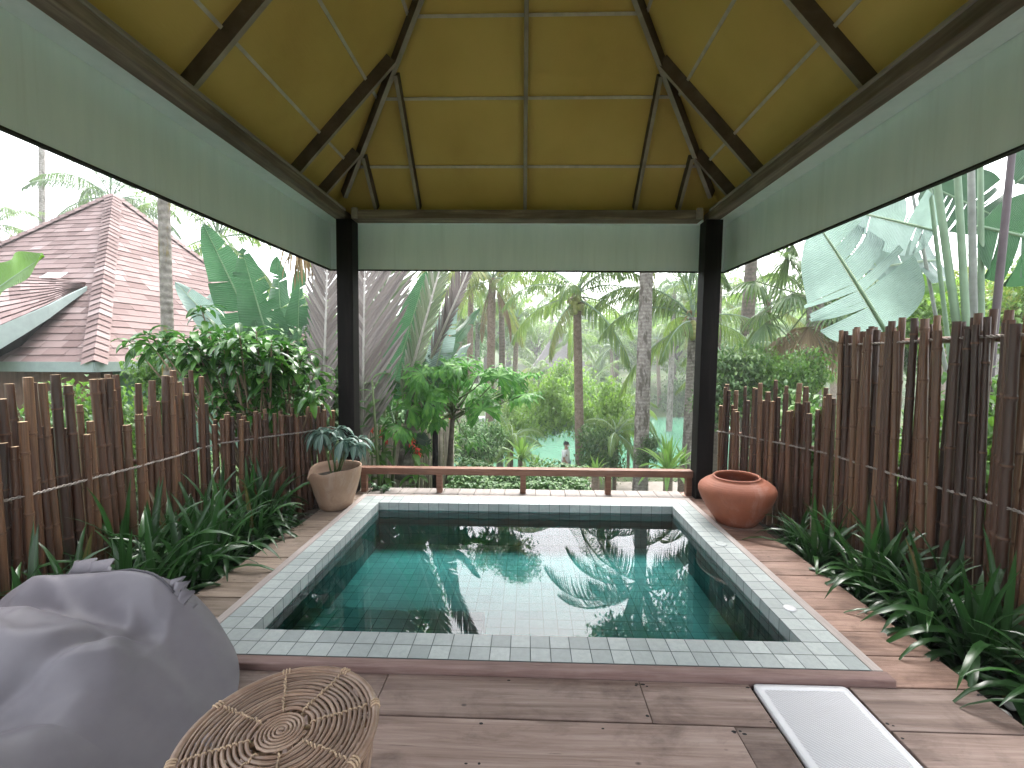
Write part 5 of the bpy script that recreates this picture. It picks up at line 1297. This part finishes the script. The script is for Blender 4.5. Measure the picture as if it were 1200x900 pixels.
# move the lower edge along the line of sight so that the sweep keeps its outline yet stands off the slope
mb=MB(); rr=random.Random(9); K=11
for j in range(K):
    for i in range(6):
        for h in range(3):
            def P_(jj,f): 
                a=up_[i].lerp(up_[i+1],f); b=lo_[i].lerp(lo_[i+1],f); return a.lerp(b,jj/K)
            f0,f1=h/3,(h+1)/3; z=V((0,0,.014+rr.uniform(0,.008)))
            mb.add([p-HB for p in (P_(j,f0),P_(j,f1),P_(j+1.08,f1)+z,P_(j+1.08,f0)+z)],[(0,1,2,3)])
mb.build('porch_roof',M['shingle'],HOUSE)
mb=MB(); rows=[]
for i,b in enumerate(lo_):
    hgt=.05+.055*min(i,4); rows.append([b-HB+V((0,0,.005)),b-HB+V((0,0,-hgt*1.25))])
mb.rows(rows); o=mb.build('curved_eave_board',M['eave'],HOUSE); s=o.modifiers.new('sol','SOLIDIFY'); s.thickness=.03
mb=MB(); mb.rows([[b-HB+V((0,0,-.04-.02*i)),onF(px,py,.02)-HB] for i,(b,(px,py)) in enumerate(zip(lo_,[(100,338),(82,354),(58,376),(27,406),(-8,424),(-70,440),(-170,450)]))]); mb.build('porch_soffit',M['eave_shadow'],HOUSE)
mb=MB(); q=[onF(52,331,.11),onF(63,325,.11),onF(86,325,.11),onF(77,331,.11)]; mb.add([p-HB for p in q],[(0,1,2,3)]); mb.build('roof_patch',M['white_paint'],HOUSE)
# ================================================================== COTTAGE across the lake
cp=gp(655,50); COT=thing('thatched_cottage','cream walled cottage with grey thatched roof across the lake, mostly behind trees','house',(cp.x,cp.y,cp.z))
wt=at(655,432,50).z-cp.z
mb=MB(); mb.bx(-2.2,2.4,0,4,-.5,wt); mb.build('wall',M['wall_cream'],COT)
mb=MB(); mb.bx(-1.1,-.3,-.05,.05,.2,wt-.6); mb.build('doorway',M['glass_dark'],COT)
mb=MB(); mb.bx(.9,1.9,-.05,.05,1.0,wt-.7); o=mb.build('window',M['glass_dark'],COT)
mb=MB(); mb.bx(-2.9,3.0,-.6,.3,.55,.75); mb.build('balcony',M['wall_brown'],COT)
rt=at(655,378,50).z-cp.z
mb=MB(); e=[(-3.4,-1.2,wt-.3),(3.6,-1.2,wt-.3),(3.6,5.2,wt-.3),(-3.4,5.2,wt-.3)]; ap=(.1,2,rt); N=8
for i in range(4):
    a,b=V(e[i]),V(e[(i+1)%4]); p=V(ap)
    rows=[]
    for j in range(N+1):
        t=j/N; sag=-.35*math.sin(math.pi*t); rows.append([a.lerp(p,t)+V((0,0,sag)),b.lerp(p,t)+V((0,0,sag))])
    mb.rows(rows)
mb.add([V(q) for q in e],[(3,2,1,0)]); mb.build('thatched_roof',M['thatch'],COT)
# ================================================================== MOORED WHITE BOAT
bp=at(598,497,36); BO=thing('moored_boat','white covered boat moored on the lake, glimpsed through the papaya leaves','boat',(bp.x,bp.y,-4.3)); dz=bp.z+4.3
mb=MB(); rows=[]
for i in range(15):
    t=i/14; x=-2.2+4.4*t; wd=.75*math.sin(math.pi*min(.97,.12+.8*t))**.6*(1 if t<.9 else .6); sh=.55+.25*t*t
    rows.append([(x,-wd,sh),(x,-wd*.9,.15),(x,-wd*.5,-.2),(x,0,-.3),(x,wd*.5,-.2),(x,wd*.9,.15),(x,wd,sh)])
mb.rows(rows); mb.add([(x,y,z) for (x,y,z) in [r[0] for r in rows]+[r[6] for r in rows][::-1]],[tuple(range(30))]); mb.build('hull',M['white_paint'],BO,True)
mb=MB(); mb.bx(-1.5,1.1,-.6,.6,.6,1.0); mb.build('cabin_side',M['white_paint'],BO,bevel=.03)
mb=MB(); mb.bx(-1.45,1.05,-.585,.585,1.0,1.27); mb.build('cabin_window',M['glass_dark'],BO)
mb=MB(); rows=[]
for i in range(9):
    a=-1+i/4; rows.append([(-1.75,a*.72,1.52-.25*a*a),(1.4,a*.72,1.52-.25*a*a)])
mb.rows(rows); o=mb.build('canopy',M['white_paint'],BO,True); sm=o.modifiers.new('s','SOLIDIFY'); sm.thickness=.05
BO.scale=(1.35,1.35,1.2)
# ================================================================== PERSON on the path
def skin(name,verts,edges,radii,mat,parent,sub=2,root=0):
    me=bpy.data.meshes.new(name); me.from_pydata([tuple(v) for v in verts],edges,[]); me.materials.append(mat)
    o=bpy.data.objects.new(name,me); COL.objects.link(o); o.parent=parent
    o.modifiers.new('skin','SKIN')
    if not me.skin_vertices: bpy.context.view_layer.update()
    sv=me.skin_vertices[0].data if me.skin_vertices else None
    if sv is None:
        bpy.context.view_layer.objects.active=o; bpy.ops.mesh.customdata_skin_add(); sv=me.skin_vertices[0].data
    for i,r in enumerate(radii): sv[i].radius=(r if isinstance(r,tuple) else (r,r)); sv[i].use_root=(i==root)
    s=o.modifiers.new('sub','SUBSURF'); s.levels=sub; s.render_levels=sub
    me.polygons.foreach_set('use_smooth',np.ones(len(me.polygons),dtype=bool)); o.modifiers['skin'].use_smooth_shade=True
    return o
ph=at(663,517.5,15.5); PG=-3.27
PER=thing('person','person in white shirt, dark blue trousers and white mask walking along the garden path','person',(ph.x,15.5,PG)); k=(ph.z-PG)/1.70; PER.scale=(k,k,k); PER.rotation_euler=(0,0,-.45)
# local: faces +x, z up
J=dict(pel=(0,0,.93),sp=(.005,0,1.12),ch=(.015,0,1.30),nk=(.02,0,1.44),h0=(.03,0,1.50),h1=(.035,0,1.585),h2=(.03,0,1.655),
 shl=(.01,.17,1.38),ell=(-.10,.20,1.12),wrl=(-.06,.20,.90),hal=(-.03,.20,.82),shr=(.01,-.17,1.38),elr=(.02,-.22,1.11),wrr=(.16,-.20,.95),har=(.20,-.19,.89),
 hil=(0,.09,.88),knl=(.16,.09,.50),anl=(.10,.09,.09),tol=(.26,.09,.04),hir=(0,-.09,.88),knr=(-.06,-.09,.48),anr=(-.26,-.09,.12),tor=(-.16,-.09,.04))
names=list(J); ix={n:i for i,n in enumerate(names)}
E_=[('pel','sp'),('sp','ch'),('ch','nk'),('nk','h0'),('h0','h1'),('h1','h2'),('ch','shl'),('shl','ell'),('ell','wrl'),('wrl','hal'),('ch','shr'),('shr','elr'),('elr','wrr'),('wrr','har'),('pel','hil'),('hil','knl'),('knl','anl'),('anl','tol'),('pel','hir'),('hir','knr'),('knr','anr'),('anr','tor')]
rad=dict(pel=(.12,.15),sp=(.10,.13),ch=(.11,.15),nk=.055,h0=.07,h1=(.098,.082),h2=(.082,.07),shl=.055,ell=.04,wrl=.028,hal=.034,shr=.055,elr=.04,wrr=.028,har=.034,hil=.085,knl=.055,anl=.038,tol=.032,hir=.085,knr=.055,anr=.038,tor=.032)
body=skin('body',[J[n] for n in names],[(ix[a],ix[b]) for a,b in E_],[rad[n] for n in names],M['skin'],PER)
# fingers: short chains on each hand
for hx,sg in (('hal',1),('har',-1)):
    h=V(J[hx]); wr=V(J['wr'+hx[2]]); d=(h-wr).normalized(); sd=V((1,0,0)).cross(d).normalized(); fw=d.cross(sd)
    for q,(off,Lg) in enumerate(((-.024,.06),(-.008,.07),(.008,.066),(.024,.052))):
        mb=MB(); p=h+fw*off+d*.015; mb.tube([p,p+d*Lg*.55+sd*.004*sg,p+d*Lg-sd*.012*sg],[.009,.008,.006],6); mb.build('finger',M['skin'],PER,True)
    mb=MB(); p=h+fw*.02-d*.02; mb.tube([p,p+fw*.03+d*.02,p+fw*.035+d*.048],[.011,.009,.007],6); mb.build('thumb',M['skin'],PER,True)
sh=['pel','sp','ch','nkb','shl','ell2','shr','elr2']; S=dict(J); S['nkb']=(.018,0,1.42); S['ell2']=tuple(V(J['shl']).lerp(V(J['ell']),.8)); S['elr2']=tuple(V(J['shr']).lerp(V(J['elr']),.8)); S['pel']=(0,0,.90)
sr=[(.15,.185),(.13,.165),(.135,.175),.075,.078,.068,.078,.068]; sx={n:i for i,n in enumerate(sh)}
skin('shirt',[S[n] for n in sh],[(sx[a],sx[b]) for a,b in (('pel','sp'),('sp','ch'),('ch','nkb'),('ch','shl'),('shl','ell2'),('ch','shr'),('shr','elr2'))],sr,M['shirt'],PER)
tr_=['pel','hil','knl','anl','hir','knr','anr']; tx={n:i for i,n in enumerate(tr_)}; S['pel']=(0,0,.94)
skin('trousers',[S[n] for n in tr_],[(tx[a],tx[b]) for a,b in (('pel','hil'),('hil','knl'),('knl','anl'),('pel','hir'),('hir','knr'),('knr','anr'))],[(.135,.165),.105,.08,.068,.105,.08,.068],M['jeans'],PER)
for a,b in (('anl','tol'),('anr','tor')):
    mb=MB(); p,q=V(J[a]),V(J[b]); mb.tube([p+V((-.05,0,-.03)),p.lerp(q,.45)+V((0,0,-.02)),q+V((.03,0,0))],[.045,.05,.035],10); mb.build('shoe',M['shoe'],PER,True)
mb=MB(); mb.ball((.018,0,1.625),.105,14,10,(1.02,.86,.92)); 
mb.build('hair',M['hair'],PER,True)
mb=MB(); mb.ball((.075,0,1.555),.06,12,8,(.95,1.05,.85)); mb.build('face_mask',M['shirt'],PER,True)
mb=MB(); mb.ball((.125,0,1.585),.016,8,6,(1,.8,1.3)); mb.build('nose',M['skin'],PER,True)
mb=MB(); mb.ball((.085,0,1.60),.055,12,8,(.75,1.1,.72)); mb.build('face',M['skin'],PER,True)
for s in(-1,1):
    mb=MB(); mb.ball((.118,s*.032,1.608),.010,8,6); mb.build('eye',M['hair'],PER,True)
    mb=MB(); mb.ball((.015,s*.092,1.585),.024,8,6,(.8,.4,1.3)); mb.build('ear',M['skin'],PER,True)
# ================================================================== CAMERA, LIGHT, WORLD
cam=bpy.data.cameras.new('camera'); co=bpy.data.objects.new('camera',cam); COL.objects.link(co)
cam.sensor_fit='HORIZONTAL'; cam.sensor_width=36; cam.lens=CAMP['f']/1200*36; cam.clip_start=.02; cam.clip_end=2000
mat=Matrix((AX[0],AX[1],-AX[2])).transposed().to_4x4(); mat.translation=CAMO; co.matrix_world=mat
scene.camera=co
SUN_EL,SUN_AZ=math.radians(60),math.radians(14)      # azimuth from +Y towards +X
sd=V((math.sin(SUN_AZ)*math.cos(SUN_EL),math.cos(SUN_AZ)*math.cos(SUN_EL),math.sin(SUN_EL)))
sun=bpy.data.lights.new('sun','SUN'); so=bpy.data.objects.new('sun',sun); COL.objects.link(so); sun.energy=0.6; sun.angle=math.radians(40); sun.color=(1,.975,.94)
so.rotation_euler=(-sd).to_track_quat('-Z','Y').to_euler(); so.location=(0,0,40)
wd=bpy.data.worlds.new('World'); scene.world=wd; wd.use_nodes=True; nt=wd.node_tree; nt.nodes.clear()
out=nt.nodes.new('ShaderNodeOutputWorld'); bg=nt.nodes.new('ShaderNodeBackground'); sky=nt.nodes.new('ShaderNodeTexSky'); sky.sky_type='NISHITA'; sky.sun_disc=False
sky.sun_elevation=SUN_EL; sky.sun_rotation=SUN_AZ; sky.air_density=1.0; sky.dust_density=4.0; sky.ozone_density=1.0
hs=nt.nodes.new('ShaderNodeHueSaturation'); hs.inputs['Saturation'].default_value=.28
nt.links.new(sky.outputs[0],hs.inputs['Color']); nt.links.new(hs.outputs[0],bg.inputs['Color']); nt.links.new(bg.outputs[0],out.inputs['Surface']); bg.inputs['Strength'].default_value=.15
vs=scene.view_settings; vs.view_transform='Standard'; vs.look='None'; vs.exposure=2.88; vs.gamma=1; vs.use_curve_mapping=False
cy=scene.cycles; cy.max_bounces=8; cy.diffuse_bounces=4; cy.glossy_bounces=4; cy.transmission_bounces=6; cy.transparent_max_bounces=12; cy.caustics_reflective=True; cy.caustics_refractive=False; cy.sample_clamp_indirect=6
try: cy.use_denoising=True
except Exception: pass

mb=MB(); mb.bx(-268,268,-128,368,-8.5,34); hz=mb.build('haze',None); hz['kind']='stuff'
hm=bpy.data.materials.new('thin_air'); hm.use_nodes=True; t=hm.node_tree; t.nodes.clear(); o_=t.nodes.new('ShaderNodeOutputMaterial'); pv_=t.nodes.new('ShaderNodeVolumePrincipled')
pv_.inputs['Color'].default_value=(.93,.97,.95,1); pv_.inputs['Density'].default_value=.0032; pv_.inputs['Anisotropy'].default_value=.2
t.links.new(pv_.outputs[0],o_.inputs['Volume']); hz.data.materials.clear(); hz.data.materials.append(hm)
